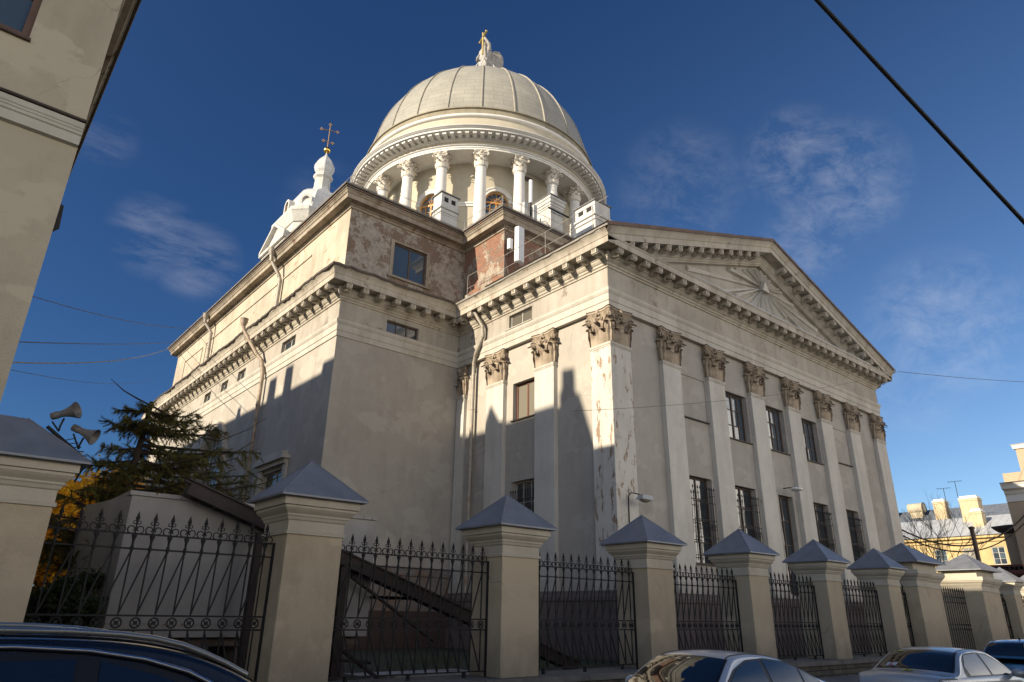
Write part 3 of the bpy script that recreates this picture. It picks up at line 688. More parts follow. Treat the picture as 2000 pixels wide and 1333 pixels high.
# pediment: raking cornice, tympanum, relief
def rz_(x): return 19.62+SL*(15.1+1.2-abs(x-15.1))
mb = MB(); RP = [(-.2,-1.42), (.05,-1.40), (.06,-1.34), (.13,-1.29), (.14,-1.20), (.20,-1.16), (.27,-1.06), (.32,-1.02), (.32,-.72), (.93,-.72), (.93,-.76), (.97,-.76), (.97,-.42), (1.02,-.38), (1.05,-.30), (1.10,-.20), (1.17,-.10), (1.2,-.08), (1.2,0), (-.3,.02)]
for sgn in (-1, 1):
    rows = []
    for (o_, dz) in RP:
        xa = -max(o_, 0) if sgn < 0 else XW+max(o_, 0); rows.append([(xa, -o_, rz_(xa)+dz), (15.1, -o_, rz_(15.1)+dz)])
    for j in range(len(RP)-1): mb.add([rows[j][0], rows[j][1], rows[j+1][1], rows[j+1][0]], [(0,1,2,3)])
    mb.add([r[0] for r in rows], [tuple(range(len(rows)))])
mb.build('raking_cornice', M['corn'], ch)
mb = MB()
for sgn in (-1, 1):   # worn roof edge over the rake
    xa = -1.25 if sgn < 0 else XW+1.25
    a0_ = Vector((xa, -1.27, rz_(xa)+.0)); a1_ = Vector((15.1, -1.27, rz_(15.1)+.0))
    prev = None
    for k in range(61):
        p = a0_.lerp(a1_, k/60); h = .16+random.uniform(-.015, .015)
        cur = [(p.x, -1.27, p.z-.045), (p.x, -1.27, p.z+h), (p.x, 0, p.z+h+.02)]
        if prev: mb.add([prev[0], cur[0], cur[1], prev[1]], [(0,1,2,3)]); mb.add([prev[1], cur[1], cur[2], prev[2]], [(0,1,2,3)])
        prev = cur
mb.build('roof_edge', metal('brown_tin_edge', (.13,.085,.065), .7, 0, .4, .4, 1.5, (.20,.08,.05)), ch)
mb = MB(); mb.add([(0,.2,19.2),(XW,.2,19.2),(XW,.2,20.2),(15.1,.2,24.9-.9),(0,.2,20.2)], [(0,1,2,3,4)])
tym = mb.build('tympanum', M['frieze'], ch)
mb = MB()   # sunburst: separate tapering beams standing proud of the field, round a small triangle
for k in range(40):
    a = 2*PI*(k+.25*math.sin(k*2.1))/40; ca, sa = math.cos(a), math.sin(a); d = Vector((ca,0,sa)); e = Vector((-sa,0,ca)); c0 = Vector((15.3,0,21.95))
    Lr = 1.7+.35*math.sin(k*5.3)
    if abs(ca) > .72: Lr = 4.3+1.4*math.sin(k*3.7) + (3.0 if abs(ca) > .93 else 0)
    elif sa < -.2: Lr = 2.8+.4*math.sin(k*2)
    while (c0+d*Lr).z > rz_((c0+d*Lr).x)-1.62 and Lr > .8: Lr -= .1
    wa, wb, hh = .03, min(.19, .03+.036*Lr), .10+.05*(k % 3)
    q = [c0+d*.45-e*wa, c0+d*.45+e*wa, c0+d*Lr+e*wb, c0+d*Lr-e*wb]
    bk_ = [Vector((v.x, .199, v.z)) for v in q]; ft = [Vector((v.x, .2-hh, v.z)) for v in (q[0]+e*.012, q[1]-e*.012, q[2]-e*.035, q[3]+e*.035)]
    mid = [Vector(((ft[0].x+ft[1].x)/2, .2-hh-.05, (ft[0].z+ft[1].z)/2)), Vector(((ft[2].x+ft[3].x)/2, .2-hh-.10, (ft[2].z+ft[3].z)/2))]
    mb.add(bk_+ft+mid, [(0,4,7,3), (1,2,6,5), (2,3,7,9,6), (0,1,5,8,4), (4,8,9,7), (8,5,6,9)])
mb.prism([(-.42,-.3), (.42,-.3), (0,.42)], lambda p, t: (15.3+p[0], .2-.38*t, 21.95+p[1]))
mb.build('sunburst_relief', M['pil'], tym)
mb = MB(); mb.add([(1.5,-1.0,19.3),(28.7,-1.0,19.3),(28.7,.19,19.52),(1.5,.19,19.52)], [(0,1,2,3)]); mb.box(6.0,-1.05,19.285,27.5,-1.0,19.32)
mb.build('pediment_flashing', M['whitetin'], ch)
# portico gable roof and block lean-tos
mb = MB()
for sgn in (-1, 1):
    xa = -1.2 if sgn < 0 else XW+1.2
    mb.add([(xa,-1.2,rz_(xa)+.19),(15.1,-1.2,rz_(15.1)+.19),(15.1,8.7,rz_(15.1)+.19),(xa,8.7,rz_(xa)+.19)], [(0,1,2,3)])
mb.add([(-1.2,8.5,19.7),(.2,8.5,20.1),(.2,12.9,20.1),(-1.2,12.9,19.7)], [(0,1,2,3)])
mb.build('portico_roof', M['roof'], ch)
# plinths
mb = MB(); sweep(mb, PLAN, [(.16,0), (.16,2.3), (.22,2.34), (.22,2.5), (.12,2.62), (.12,2.75), (-.3,2.76)])
mb.build('plinth', M['plinth'], ch)
mb = MB(); sweep(mb, [(XB,YB), (XB,D1), (-.02,D1)], [(.25,0), (.25,1.8)], False); mb.build('plinth_foot', metal('dark_red_brown_paint', (.06,.035,.03), .8), ch)
mb = MB(); sweep(mb, [(XB,YB), (XB,D1), (-.02,D1)], [(.22,1.8), (.22,3.5), (.30,3.56), (.30,3.66), (.2,3.8), (.2,3.98), (-.1,4.02)], False)
mb.build('upper_plinth', peeled('patched_plinth', (.24,.21,.19), .55, ((.24,.12,.08),(.18,.09,.06))), ch)

# attic storey
AP = [(XB,YA), (XB,D1), (.15,D1), (.15,8.55), (XW-.15,8.55), (XW-.15,D1), (XE,D1), (XE,YA)]
FA1 = Fr((0,D1,0), (1,0,0), (0,-1,0)); FA2 = Fr((.15,0,0), (0,1,0), (-1,0,0)); FA3 = Fr((0,8.55,0), (1,0,0), (0,-1,0))
mb = MB(); FA1.wall(mb, XB, .15, 19.2, 24.5, [(-5.19,-2.8,20.77,23.06)], .3); mb.build('attic_front_wall', M['attic'], ch)
mb = MB(); FA2.wall(mb, 8.55, D1, 19.2, 24.5); FA3.wall(mb, .15, XW-.15, 19.2, 24.5); mb.build('attic_arm_wall', M['brick'], ch, 'attic wall with naked red brick')
mb = MB(); F_BW.wall(mb, D1, YA, 19.2, 24.5)
for (a, b, c, d) in ((17.8,22.3,23.02,23.12), (23.3,38.6,22.98,23.08), (39.6,44.7,22.9,22.98)): F_BW.box(mb, a, b, 0, .07, c, d)
for u in (38.6,39.6,44.7): F_BW.box(mb, u-.05, u+.05, 0, .06, 20.6, 22.95)
mb.build('attic_side_wall', M['attic_side'], ch)
mb = MB(); FA1.box(mb, -5.42, -5.19, -.02, .03, 20.6, 23.2); FA1.box(mb, -2.8, -2.57, -.02, .03, 20.6, 23.2); FA1.box(mb, -5.19, -2.8, -.02, .03, 23.06, 23.2); FA1.box(mb, -5.5, -2.5, -.02, .12, 20.62, 20.77)
mb.build('window_surround', M['acorn'], ch)
FA1.window(ch, (-5.19,-2.8,20.77,23.06), .18, M['brownwood'], M['glass_sky'], 2, 1, fw=.10)
APR = [(-.1,24.15), (.08,24.2), (.10,24.32), (.16,24.36), (.2,24.46), (.55,24.50), (.55,24.46), (.6,24.46), (.6,24.74), (.66,24.78), (.72,24.88), (.78,24.92), (.78,24.97), (-.2,24.98)]
mb = MB(); sweep(mb, AP, APR); acn = mb.build('attic_cornice', M['acorn'], ch)
mb = MB(); sweep(mb, AP, [(.2,24.985), (.80,24.985), (.84,24.995), (.84,25.10), (.2,25.12)]); mb.build('rusty_slab_edge', M['rust'], acn)
mb = MB(); sweep(mb, AP, [(.3,25.125), (.90,25.125), (.93,25.11), (.95,25.17), (.93,25.24), (.3,25.30)]); mb.build('roof_gutter', metal('grey_gutter', (.15,.135,.12), .7, 0, .3, .3, 2), acn)
mb = MB()
def slab(x0, y0, x1, y1, z=25.29): mb.add([(x0,y0,z),(x1,y0,z),(x1,y1,z),(x0,y1,z)], [(0,1,2,3)])
slab(XB-.6,D1-.6,XE+.6,YA+.6); slab(-.4,8,XW+.4,D1-.6,25.288)
mb.add([(XB-.9,YA+.9,19.6),(XE+.9,YA+.9,19.6),(XE+.9,YB+1.2,19.6),(XB-.9,YB+1.2,19.6)], [(0,1,2,3)])
mb.add([(XB,YA,19.2),(XE,YA,19.2),(XE,YA,24.6),(XB,YA,24.6)], [(0,1,2,3)]); mb.add([(XE,D1,19.2),(XE,YA,19.2),(XE,YA,24.6),(XE,D1,24.6)], [(0,1,2,3)]); mb.add([(XW,D1,19.2),(XE,D1,19.2),(XE,D1,24.6),(XW,D1,24.6)], [(0,1,2,3)])
mb.build('attic_roof', M['roof'], ch)
# nave extension under the bell tower
mb = MB(); mb.box(5,YB,0,25.5,88,22); mb.build('nave', M['wall'], ch)

# drum, columns, dome
dc = (DC.x, DC.y, 0)
mb = MB(); RW = 10.4; ZA, ZT = 27.5, 42.2
def arcp(r, a, z): return (DC.x+r*math.cos(a), DC.y+r*math.sin(a), z)
WR = 1.16/RW; SPR = 38.05; SIL = 33.6
for k in range(10):
    ac = R(-153+36*k); a_ = ac-R(18)
    prev = None; th = [a_ + R(18-0)*0]
    ths = [ac-R(18)+ (R(18)-WR)*i/4 for i in range(5)]
    ang = [ac-WR*math.cos(PI*i/14) for i in range(15)]
    allt = ths + ang[1:] + [ac+WR+(R(18)-WR)*i/4 for i in range(1, 5)]
    for t0, t1 in zip(allt[:-1], allt[1:]):
        tm = (t0+t1)/2
        if abs(tm-ac) < WR:
            def zt(t): return SPR+1.16*math.sqrt(max(0, 1-((t-ac)/WR)**2))
            mb.add([arcp(RW,t0,zt(t0)), arcp(RW,t1,zt(t1)), arcp(RW,t1,ZT), arcp(RW,t0,ZT)], [(0,1,2,3)])
            mb.add([arcp(RW,t0,zt(t0)), arcp(RW,t1,zt(t1)), arcp(RW-.35,t1,zt(t1)), arcp(RW-.35,t0,zt(t0))], [(0,1,2,3)])
            mb.add([arcp(RW,t0,ZA), arcp(RW,t1,ZA), arcp(RW,t1,SIL), arcp(RW,t0,SIL)], [(0,1,2,3)])
        else: mb.add([arcp(RW,t0,ZA), arcp(RW,t1,ZA), arcp(RW,t1,ZT), arcp(RW,t0,ZT)], [(0,1,2,3)])
    for t in (ac-WR, ac+WR): mb.add([arcp(RW,t,SIL), arcp(RW,t,SPR), arcp(RW-.35,t,SPR), arcp(RW-.35,t,SIL)], [(0,1,2,3)])
drum = mb.build('drum', M['drum'], ch)
mb = MB(); mb.lathe([(13.1,25.2),(13.1,30.2),(13.3,30.25),(13.3,30.5),(10.3,30.52)], 80, dc, False); mb.build('drum_podium', M['white'], ch)
for k in range(10):   # arched orange windows
    ac = R(-153+36*k)
    if not (-190 < -153+36*k < -40): continue
    n_ = Vector((math.cos(ac), math.sin(ac), 0)); F = Fr(DC, Vector((-n_.y, n_.x, 0)), n_)
    mb = MB(); rr = 1.16; n0 = RW-.32
    for j in range(16):
        a, b = PI*j/16, PI*(j+1)/16
        q = [(rr-.12, a), (rr+.02, a), (rr+.02, b), (rr-.12, b)]
        pts = [(-r0*math.cos(t), SPR+r0*math.sin(t)) for r0, t in q]
        mb.hexa([F.p(p[0], n0, p[1]) for p in pts] + [F.p(p[0], n0+.1, p[1]) for p in pts])
    F.box(mb, -rr, -rr+.12, n0, n0+.1, SIL, SPR); F.box(mb, rr-.12, rr, n0, n0+.1, SIL, SPR); F.box(mb, -.07, .07, n0, n0+.1, SIL, SPR); F.box(mb, -rr, rr, n0-.01, n0+.12, SPR-.1, SPR+.08)
    for j in range(1, 6): F.box(mb, -rr, rr, n0+.01, n0+.07, SPR-j*.74-.03, SPR-j*.74+.03)
    for u in (-.6,.6): F.box(mb, u-.03, u+.03, n0+.012, n0+.07, SIL, SPR)
    for j in range(1, 6):
        t = PI*j/6; mb.tube([F.p(.1*math.cos(t), n0+.05, SPR+.08+.1*math.sin(t)), F.p(1.08*math.cos(t), n0+.05, SPR+1.08*math.sin(t))], .026, 4)
    mb.tube([F.p(.55*math.cos(t_*PI/10), n0+.05, SPR+.55*math.sin(t_*PI/10)) for t_ in range(11)], .026, 4)
    wo = mb.build('window', M['wood'], drum)
    mb = MB(); mb.add([F.p(-1.13*math.cos(PI*j/20), n0+.02, SPR+1.13*math.sin(PI*j/20)) for j in range(21)] + [F.p(1.13,n0+.02,SIL), F.p(-1.13,n0+.02,SIL)], [tuple(range(23))]); mb.build('pane', M['glass_sky'], wo)
    mb = MB()
    for (r0, r1_, pr) in ((1.17,1.45,.10), (1.45,1.58,.16)):
        for j in range(18):
            a, b = PI*j/18, PI*(j+1)/18
            def q_(r0_, t, dn):
                u = -r0_*math.cos(t); an = ac+u/RW; return Vector(arcp(RW+dn, an, SPR+r0_*math.sin(t)))
            mb.hexa([q_(r0,a,-.02), q_(r1_,a,-.02), q_(r1_,b,-.02), q_(r0,b,-.02), q_(r0,a,pr), q_(r1_,a,pr), q_(r1_,b,pr), q_(r0,b,pr)])
    mb.build('archivolt', M['white'], wo)
for k in range(10):   # string course between the windows
    mb = MB(); ac = R(-153+36*k+18)
    for j in range(8):
        a, b = ac-R(9.4)+R(18.8)*j/8, ac-R(9.4)+R(18.8)*(j+1)/8
        for (dn, z0, z1) in ((.10,37.35,37.58), (.18,37.58,37.75)):
            mb.hexa([arcp(RW-.02,a,z0), arcp(RW+dn,a,z0), arcp(RW+dn,b,z0), arcp(RW-.02,b,z0), arcp(RW-.02,a,z1), arcp(RW+dn,a,z1), arcp(RW+dn,b,z1), arcp(RW-.02,b,z1)])
    mb.build('string_course', M['white'], drum)
mb = MB()
for a in (-99.5,):
    a0_, a1_ = R(a-3.2), R(a+3.2); mb.add([arcp(RW+.02,a0_,41.2), arcp(RW+.02,a1_,41.2), arcp(RW+.02,a1_,41.75), arcp(RW+.02,a0_,41.75)], [(0,1,2,3)])
mb.build('vent', M['dark'], drum)
colb = MB(); colb.lathe([(.70,0),(.72,.12),(.64,.2),(.66,.3),(.58,.4),(.57,2),(.56,6),(.49,9.7),(.49,9.74),(.54,9.77),(.54,9.84),(.49,9.87)], 28)
colb.box(-.78,-.78,-.25,.78,.78,0)
colm = colb.mesh('column', M['white'])
rcap, rp = capital_mesh('capital', M['whitecap'], .62, 1.62, True)
for k in range(20):
    a = R(18*k); x, y = DC.x+11.9*math.cos(a), DC.y+11.9*math.sin(a)
    c = place(colm, 'column', ch, (x, y, 30.75), a)
    cc = place(rcap, 'capital', c, (x, y, 41.18)); cc.rotation_euler = (0,0,0)
    cc.location = (0,0,9.84)
mb = MB(); ZE = 42.2
mb.lathe([(10.2,ZE),(12.62,ZE),(12.62,ZE+.18),(12.68,ZE+.19),(12.68,ZE+.34),(12.8,ZE+.38),(12.84,ZE+.44),(12.6,ZE+.45)], 160, dc, False); mb.build('drum_architrave', M['white'], ch)
mb = MB(); mb.lathe([(12.6,ZE+.44),(12.6,ZE+1.1)], 160, dc, True); mb.build('drum_frieze', M['drum'], ch)
mb = MB(); z = ZE+.92
mb.lathe([(12.6,z),(12.72,z+.03),(12.76,z+.08),(12.9,z+.11),(12.9,z+.38),(13.85,z+.38),(13.85,z+.34),(13.9,z+.34),(13.9,z+.50),(13.98,z+.53),(14.12,z+.63),(14.17,z+.66),(14.17,z+.72),(12.6,z+.80)], 160, dc, False)
dcorn = mb.build('drum_cornice', M['white'], ch)
mb = MB()
for k in range(120):
    a = 2*PI*k/120; n_ = Vector((math.cos(a), math.sin(a), 0)); F = Fr(DC, Vector((-n_.y,n_.x,0)), n_); F.box(mb, -.18, .18, 12.85, 13.72, z+.10, z+.38)
mb.build('modillion', M['white'], dcorn, kind='stuff')
mb = MB(); z = ZE+1.68
mb.lathe([(12.75,z-.1),(12.72,z+2.05)], 160, dc, True); mb.build('dome_base', M['drum'], ch)
mb = MB(); mb.lathe([(12.7,z+1.95),(12.92,z+2.0),(12.98,z+2.12),(12.98,z+2.22),(12.6,z+2.24)], 160, dc, True); mb.build('dome_base_moulding', M['white'], ch)
mb = MB(); mb.lathe([(12.6,z+2.24),(12.88,z+2.26),(12.88,z+2.52),(12.78,z+2.54),(12.78,z+2.94),(12.93,z+2.96),(12.93,z+3.06),(12.5,z+3.08)], 160, dc, False)
mb.build('dome_ledge', plaster('beige_tin_ledge', (.30,.27,.20), .1, .2, None), ch)
ZD, HD, RD = 44.9, 14.9, 12.75
def dprof(t): return (RD*math.cos(t)**.96, ZD+HD*math.sin(t))
t0 = math.asin((z+3.06-ZD)/HD)
prof = [dprof(t0+(PI/2-.02-t0)*k/40) for k in range(41)]
mb = MB(); mb.lathe([(r, zz-46) for r, zz in prof] + [(1.3, 14.05), (1.3, 15.2), (1.5, 15.3), (1.5, 15.6), (.0, 15.7)], 160, (0,0,0), True)
dome = place(mb.mesh('dome', M['dome']), 'dome', ch, (DC.x, DC.y, 46))
ribb = MB(); rr = []
for k in range(41):
    r, zz = prof[k]; t = t0+(PI/2-.02-t0)*k/40; nr, nz = math.cos(t), math.sin(t)*RD/HD; l_ = math.hypot(nr, nz); nr /= l_; nz /= l_
    wd = .075*(.35+.65*r/RD)+.02
    rr.append([(r-nr*.03, -wd, zz-46-nz*.03), (r+nr*.11, -wd*.5, zz-46+nz*.11), (r+nr*.11, wd*.5, zz-46+nz*.11), (r-nr*.03, wd, zz-46-nz*.03)])
for a, b in zip(rr[:-1], rr[1:]):
    for j in range(3): ribb.add([a[j], a[j+1], b[j+1], b[j]], [(0,1,2,3)])
ribm = ribb.mesh('rib', metal('rib_tin', (.30,.28,.23), .45, 0, .2, .1))
for k in range(24):
    o = bpy.data.objects.new('rib', ribm); COL.objects.link(o); o.parent = dome; o.rotation_euler.z = R(-126.8+15*k)

# chimneys on the roof
M['wchim'] = plaster('grimy_white_render', (.56,.555,.53), .07, .22, (.36,.33,.29), .62, bs=.35, ns=2)
def chimney(x0, y0, x1, y1, z0, z1, holes='front', big=False):
    mb = MB(); h = z1-z0; zc = z1-1.15
    if big: 
        mb.box(x0+.12,y0+.12,z0,x1-.12,y1-.12,z1-1.0)
        for i, (e, za, zb) in enumerate(((.08,1.0,.85),(.03,.85,.65),(-.03,.65,.35),(-.08,.35,.14))): mb.box(x0+e,y0+e,z1-za,x1-e,y1-e,z1-zb-.0)
        mb.box(x0-.02,y0-.02,z1-.14,x1+.02,y1+.02,z1-.08)
    else:
        mb.box(x0+.06,y0+.06,z0,x1-.06,y1-.06,zc-.16); mb.box(x0,y0,zc-.5,x1,y1,zc-.35); mb.box(x0-.06,y0-.06,zc-.16,x1+.06,y1+.06,zc); mb.box(x0+.04,y0+.04,zc,x1-.04,y1-.04,z1-.06)
    o = mb.build('chimney', M['wchim'], ch)
    cb = MB(); cb.box(x0-.08,y0-.08,z1-.06,x1+.08,y1+.08,z1); cb.build('chimney_cap', M['roof'], o)
    if not big:
        hb = MB()
        for k in (.3,.7):
            if holes == 'front': c = x0+(x1-x0)*k; hb.box(c-.17,y0+.02,zc+.42,c+.17,y0+.3,zc+.78)
            else: c = y0+(y1-y0)*k; hb.box(x0+.02,c-.25,zc+.35,x0+.3,c+.25,zc+.75)
        hb.build('flue_opening', flat('flue_black', (.012,.011,.01)), o)  # near-black boxes in place of open flue holes
    return o
chimney(-.86,14.5,.67,15.6,25.2,29.66)
chimney(5.5,10.0,6.95,11.75,25.2,30.0,big=True)
chimney(9.62,9.5,11.4,11.65,25.2,31.1,'side')
# iron bars on the middle chimney
mb = MB()
for zz in (28.6,26.9): mb.box(5.2,9.86,zz,7.3,9.95,zz+.1)
mb.build('iron_clamp', M['iron'], ch)
# bell tower far behind
bt = thing('bell_tower', 'white octagonal bell tower with onion cupola behind the church', 'bell tower', (15.3, 78, 22))
TX, TY = 15.3, 78
def octo(h, c): return [(TX-h,TY+c),(TX-h,TY-c),(TX-c,TY-h),(TX+c,TY-h),(TX+h,TY-c),(TX+h,TY+c),(TX+c,TY+h),(TX-c,TY+h)]
def octring(mb, lv):   # levels (h, c, z)
    rows = [[(x, y, z_) for x, y in octo(h, c)] for h, c, z_ in lv]
    for a, b in zip(rows[:-1], rows[1:]):
        for i in range(8): k = (i+1) % 8; mb.add([a[i], a[k], b[k], b[i]], [(0,1,2,3)])
    mb.add(rows[-1], [tuple(range(8))])
mb = MB(); octring(mb, [(5.2,3.5,22),(5.2,3.5,57.2),(5.4,3.6,57.3),(5.4,3.6,57.9),(5.15,3.45,58),(5.15,3.45,59.2),(5.35,3.6,59.3),(5.6,3.75,59.9),(5.95,3.95,60.8),(6.05,4.05,61.0),(6.05,4.05,61.6)])
mb.build('tower_body', M['tower'], bt)
mb = MB()   # pedimented fronts and corner piers
for (F, s0) in ((Fr((TX,TY,0),(0,1,0),(-1,0,0)), 1), (Fr((TX,TY,0),(1,0,0),(0,-1,0)), 1)):
    F.box(mb, -4.6, 4.6, 5.0, 6.3, 22, 54.8); F.box(mb, -4.8, 4.8, 5.0, 6.6, 54.8, 55.4); F.box(mb, -5.0, 5.0, 5.0, 7.0, 55.4, 55.9)
    mb.prism([(-5.0,55.9),(5.0,55.9),(0,59.2)], lambda p, t: F.p(p[0], 5.0+1.3*t, p[1]))
    for sg in (-1, 1):
        a, b = Vector(F.p(5.2*sg,6.3,55.9)), Vector(F.p(0,6.3,59.35))
        q = F.n*.7
        mb.hexa([a, b, b+q, a+q, a+Vector((0,0,.5)), b+Vector((0,0,.5)), b+q+Vector((0,0,.5)), a+q+Vector((0,0,.5))])
mb.build('pedimented_front', M['tower'], bt)
mb = MB(); octring(mb, [(5.3,3.5,61.6),(4.9,3.2,62.2),(4.6,2.9,63.6),(4.4,2.6,65.0),(3.9,2.2,66.4),(3.1,1.5,67.4),(2.3,1.1,67.9),(1.9,.9,68.2)])
mb.build('bell_roof', metal('tower_tin', (.50,.51,.51), .4, 0, .12, .15), bt)
for an in (PI, -PI/2, -PI*.75):
    n_ = Vector((math.cos(an), math.sin(an), 0)); F = Fr((TX,TY,0), Vector((-n_.y,n_.x,0)), n_); mb = MB()
    for (r0_, r1_) in ((.62,1.0),):
        for j in range(12):
            a, b = PI*j/12, PI*(j+1)/12; P = [(-r*math.cos(t), 63.9+r*math.sin(t)) for r, t in ((r0_,a),(r1_,a),(r1_,b),(r0_,b))]
            mb.hexa([F.p(p[0],3.6,p[1]) for p in P] + [F.p(p[0],5.5,p[1]) for p in P])
    F.box(mb, -1,-.62,3.6,5.5,61.6,63.9); F.box(mb, .62,1,3.6,5.5,61.6,63.9)
    o = mb.build('dormer', M['tower'], bt); mb = MB(); F.box(mb, -.62,.62,4.6,5.2,61.6,64.1); mb.build('louvre', M['bronze'], o)
mb = MB(); mb.lathe([(2.1,68.0),(1.75,68.6),(1.35,69.6),(1.3,71.0),(1.35,71.2),(1.65,71.5),(1.65,72.0),(1.3,72.1),(1.2,72.4)], 8, (TX,TY,0), False, rot=PI/8); mb.build('lantern', M['tower'], bt)
mb = MB(); mb.lathe([(1.2,72.3),(1.55,72.9),(1.75,73.6),(1.7,74.2),(1.35,75.0),(.8,75.7),(.35,76.2),(.12,76.8),(.1,77.0)], 8, (TX,TY,0), False, rot=PI/8); mb.build('onion_cupola', metal('tower_tin', (.50,.51,.51), .4, 0, .12, .15), bt)
mb = MB(); mb.sphere((TX,TY,77.6), .62, 20, 14); mb.build('ball', M['gold'], bt)
mb = MB(); cxd = Vector((.93,-.36,0)); P0 = Vector((TX,TY,0))
mb.tube([P0+Vector((0,0,78.1)), P0+Vector((0,0,83.2))], .08, 6); mb.tube([P0+cxd*-1.35+Vector((0,0,81.9)), P0+cxd*1.35+Vector((0,0,81.9))], .09, 6); mb.tube([P0+cxd*-.8+Vector((0,0,79.5)), P0+cxd*.8+Vector((0,0,79.3))], .08, 6)
for p, zz in ((cxd*-1.4,81.9),(cxd*1.4,81.9),(cxd*0,83.2),(cxd*-.8,79.5),(cxd*.8,79.3)):
    for q in (Vector((0,0,.2)), cxd*.2, cxd*-.2, Vector((0,0,-.2))): mb.sphere(tuple(P0+p+Vector((0,0,zz))+q), .13, 7, 5)
mb.build('cross', M['bronze'], bt)

# angel on the dome
sx, sy, sz = DC.x, DC.y, 61.0
an_ = thing('angel_statue', 'grey stone angel holding a gilded cross on top of the dome', 'statue', (sx, sy, sz))
SM = plaster('statue_stone', (.40,.385,.36), .12, .3, (.25,.24,.22), .6, bs=.5, ns=4)
fd = Vector((-.97,-.22,0)).normalized(); sd_ = Vector((-fd.y, fd.x, 0))
mb = MB(); lv = [(z_*1.04, a_*1.22, b_*1.3) for z_, a_, b_ in [(-.9,.98,.84),(.6,.86,.70),(1.6,.76,.58),(2.6,.66,.50),(3.6,.60,.44),(4.2,.56,.40),(4.9,.66,.42),(5.35,.74,.42),(5.6,.55,.34),(5.75,.22,.20),(5.9,.19,.19),(6.05,.27,.28),(6.3,.31,.33),(6.55,.27,.30),(6.7,.12,.14)]]
vs = []; S_ = 28
for j, (zz, a, b) in enumerate(lv):
    for k in range(S_):
        t = 2*PI*k/S_; fold = 1+.11*math.sin(t*7+zz*.8)*(zz < 5.2)
        p = Vector((sx,sy,sz+zz)) + sd_*(a*math.cos(t)*fold) + fd*(b*math.sin(t)*fold + .08*math.sin(zz)); vs.append(p)
mb.add(vs, [(j*S_+k, j*S_+(k+1) % S_, (j+1)*S_+(k+1) % S_, (j+1)*S_+k) for j in range(len(lv)-1) for k in range(S_)], True)
C0 = Vector((sx,sy,sz))
mb.tube([C0+sd_*.7+Vector((0,0,5.3)), C0+sd_*.95+fd*.35+Vector((0,0,5.9)), C0+sd_*.6+fd*.8+Vector((0,0,6.7)), C0+sd_*.45+fd*.85+Vector((0,0,7.1))], [.24,.2,.14,.1], 8)
mb.tube([C0-sd_*.7+Vector((0,0,5.2)), C0-sd_*.95+fd*.25+Vector((0,0,4.3)), C0-sd_*.5+fd*.8+Vector((0,0,4.1)), C0-sd_*.1+fd*.85+Vector((0,0,4.4))], [.24,.2,.14,.1], 8)
mb.build('figure', SM, an_)
for sg in (-1, 1):
    mb = MB(); P = [(0,4.9),(.3,5.7),(.75,6.15),(1.25,6.2),(1.55,5.7),(1.65,4.9),(1.6,4.0),(1.45,3.2),(1.1,2.4),(.6,2.6),(.25,3.6)]
    mb.prism(P, lambda p, t: C0 + sd_*sg*(.25+p[0]*.55) - fd*(.42+p[0]*1.0+.22*t) + Vector((0,0,p[1])))
    mb.build('wing', SM, an_)
mb = MB(); cc_ = C0+fd*.85+sd_*.35
mb.tube([cc_+Vector((0,0,4.2)), cc_+Vector((0,0,7.5))], .12, 6)
q = (sd_*.85+fd*.45); mb.tube([cc_-q+Vector((0,0,6.9)), cc_+q+Vector((0,0,6.9))], .13, 6)
for e in (cc_-q*1.05+Vector((0,0,6.95)), cc_+q*1.05+Vector((0,0,6.95)), cc_+Vector((0,0,7.5))): mb.sphere(tuple(e), .16, 8, 6)
mb.build('cross', metal('dull_gilding', (.42,.32,.12), .5, .6, .2, .1), an_)
mb = MB()
for a in (PI*.25, -PI*.25, PI*.75, -PI*.75):
    e = Vector((math.cos(a), math.sin(a), 0)); mb.tube([C0+e*.5+Vector((0,0,4.1)), C0+e*4.6+Vector((0,0,-1.9))], .06, 5)
mb.build('stay_rod', M['whitetin'], an_)

# downpipes
def downpipe(pts, r, mat, lab=None, hop=True, clamps=()):
    mb = MB(); mb.tube(pts, r, 10)
    for p, q in zip(pts[1:-1], pts[2:]): mb.tube([Vector(p)-Vector((0,0,.05)), Vector(p)+(Vector(q)-Vector(p)).normalized()*.12], r*1.12, 10)
    if hop:
        p = Vector(pts[0]); mb.tube([p+Vector((0,0,-.15)), p+Vector((0,0,.15)), p+Vector((0,0,.38)), p+Vector((0,0,.42))], [r, r*1.9, r*2.0, r*2.2], 12)
    a, b = Vector(pts[-2]), Vector(pts[-1]); Lg = (b-a).length; k = 1
    while k*2.2 < Lg: p = a.lerp(b, k*2.2/Lg); mb.tube([p, p+Vector((0,0,-.06))], r*1.25, 10); k += 1
    return mb.build('downpipe', mat, ch, lab)
downpipe([(-.95,10.55,19.5),(-.75,10.3,19.0),(-.3,9.9,17.9),(-.22,9.9,17.3),(-.2,10.6,16.35),(-.05,10.95,15.9),(-.02,11.0,15.2),(-.02,11.0,.5)], .115, M['pipe'])
downpipe([(XB-1.35,24.95,20.1),(XB-1.3,24.9,19.7),(XB-.55,23.75,17.8),(XB-.25,23.4,17.3),(XB-.22,22.9,16.3),(XB-.2,22.6,.6)], .13, M['piper'], 'rusty long downpipe')
downpipe([(XB-.95,22.75,24.85),(XB-.95,22.7,24.4),(XB-.35,22.4,23.3),(XB-.22,22.35,22.9),(XB-.25,22.3,19.9)], .13, M['pipe'])
downpipe([(XB-.9,37.0,24.6),(XB-.9,37.0,24.3),(XB-.3,36.8,23.4),(XB-.2,36.7,19.9)], .13, M['pipe'])
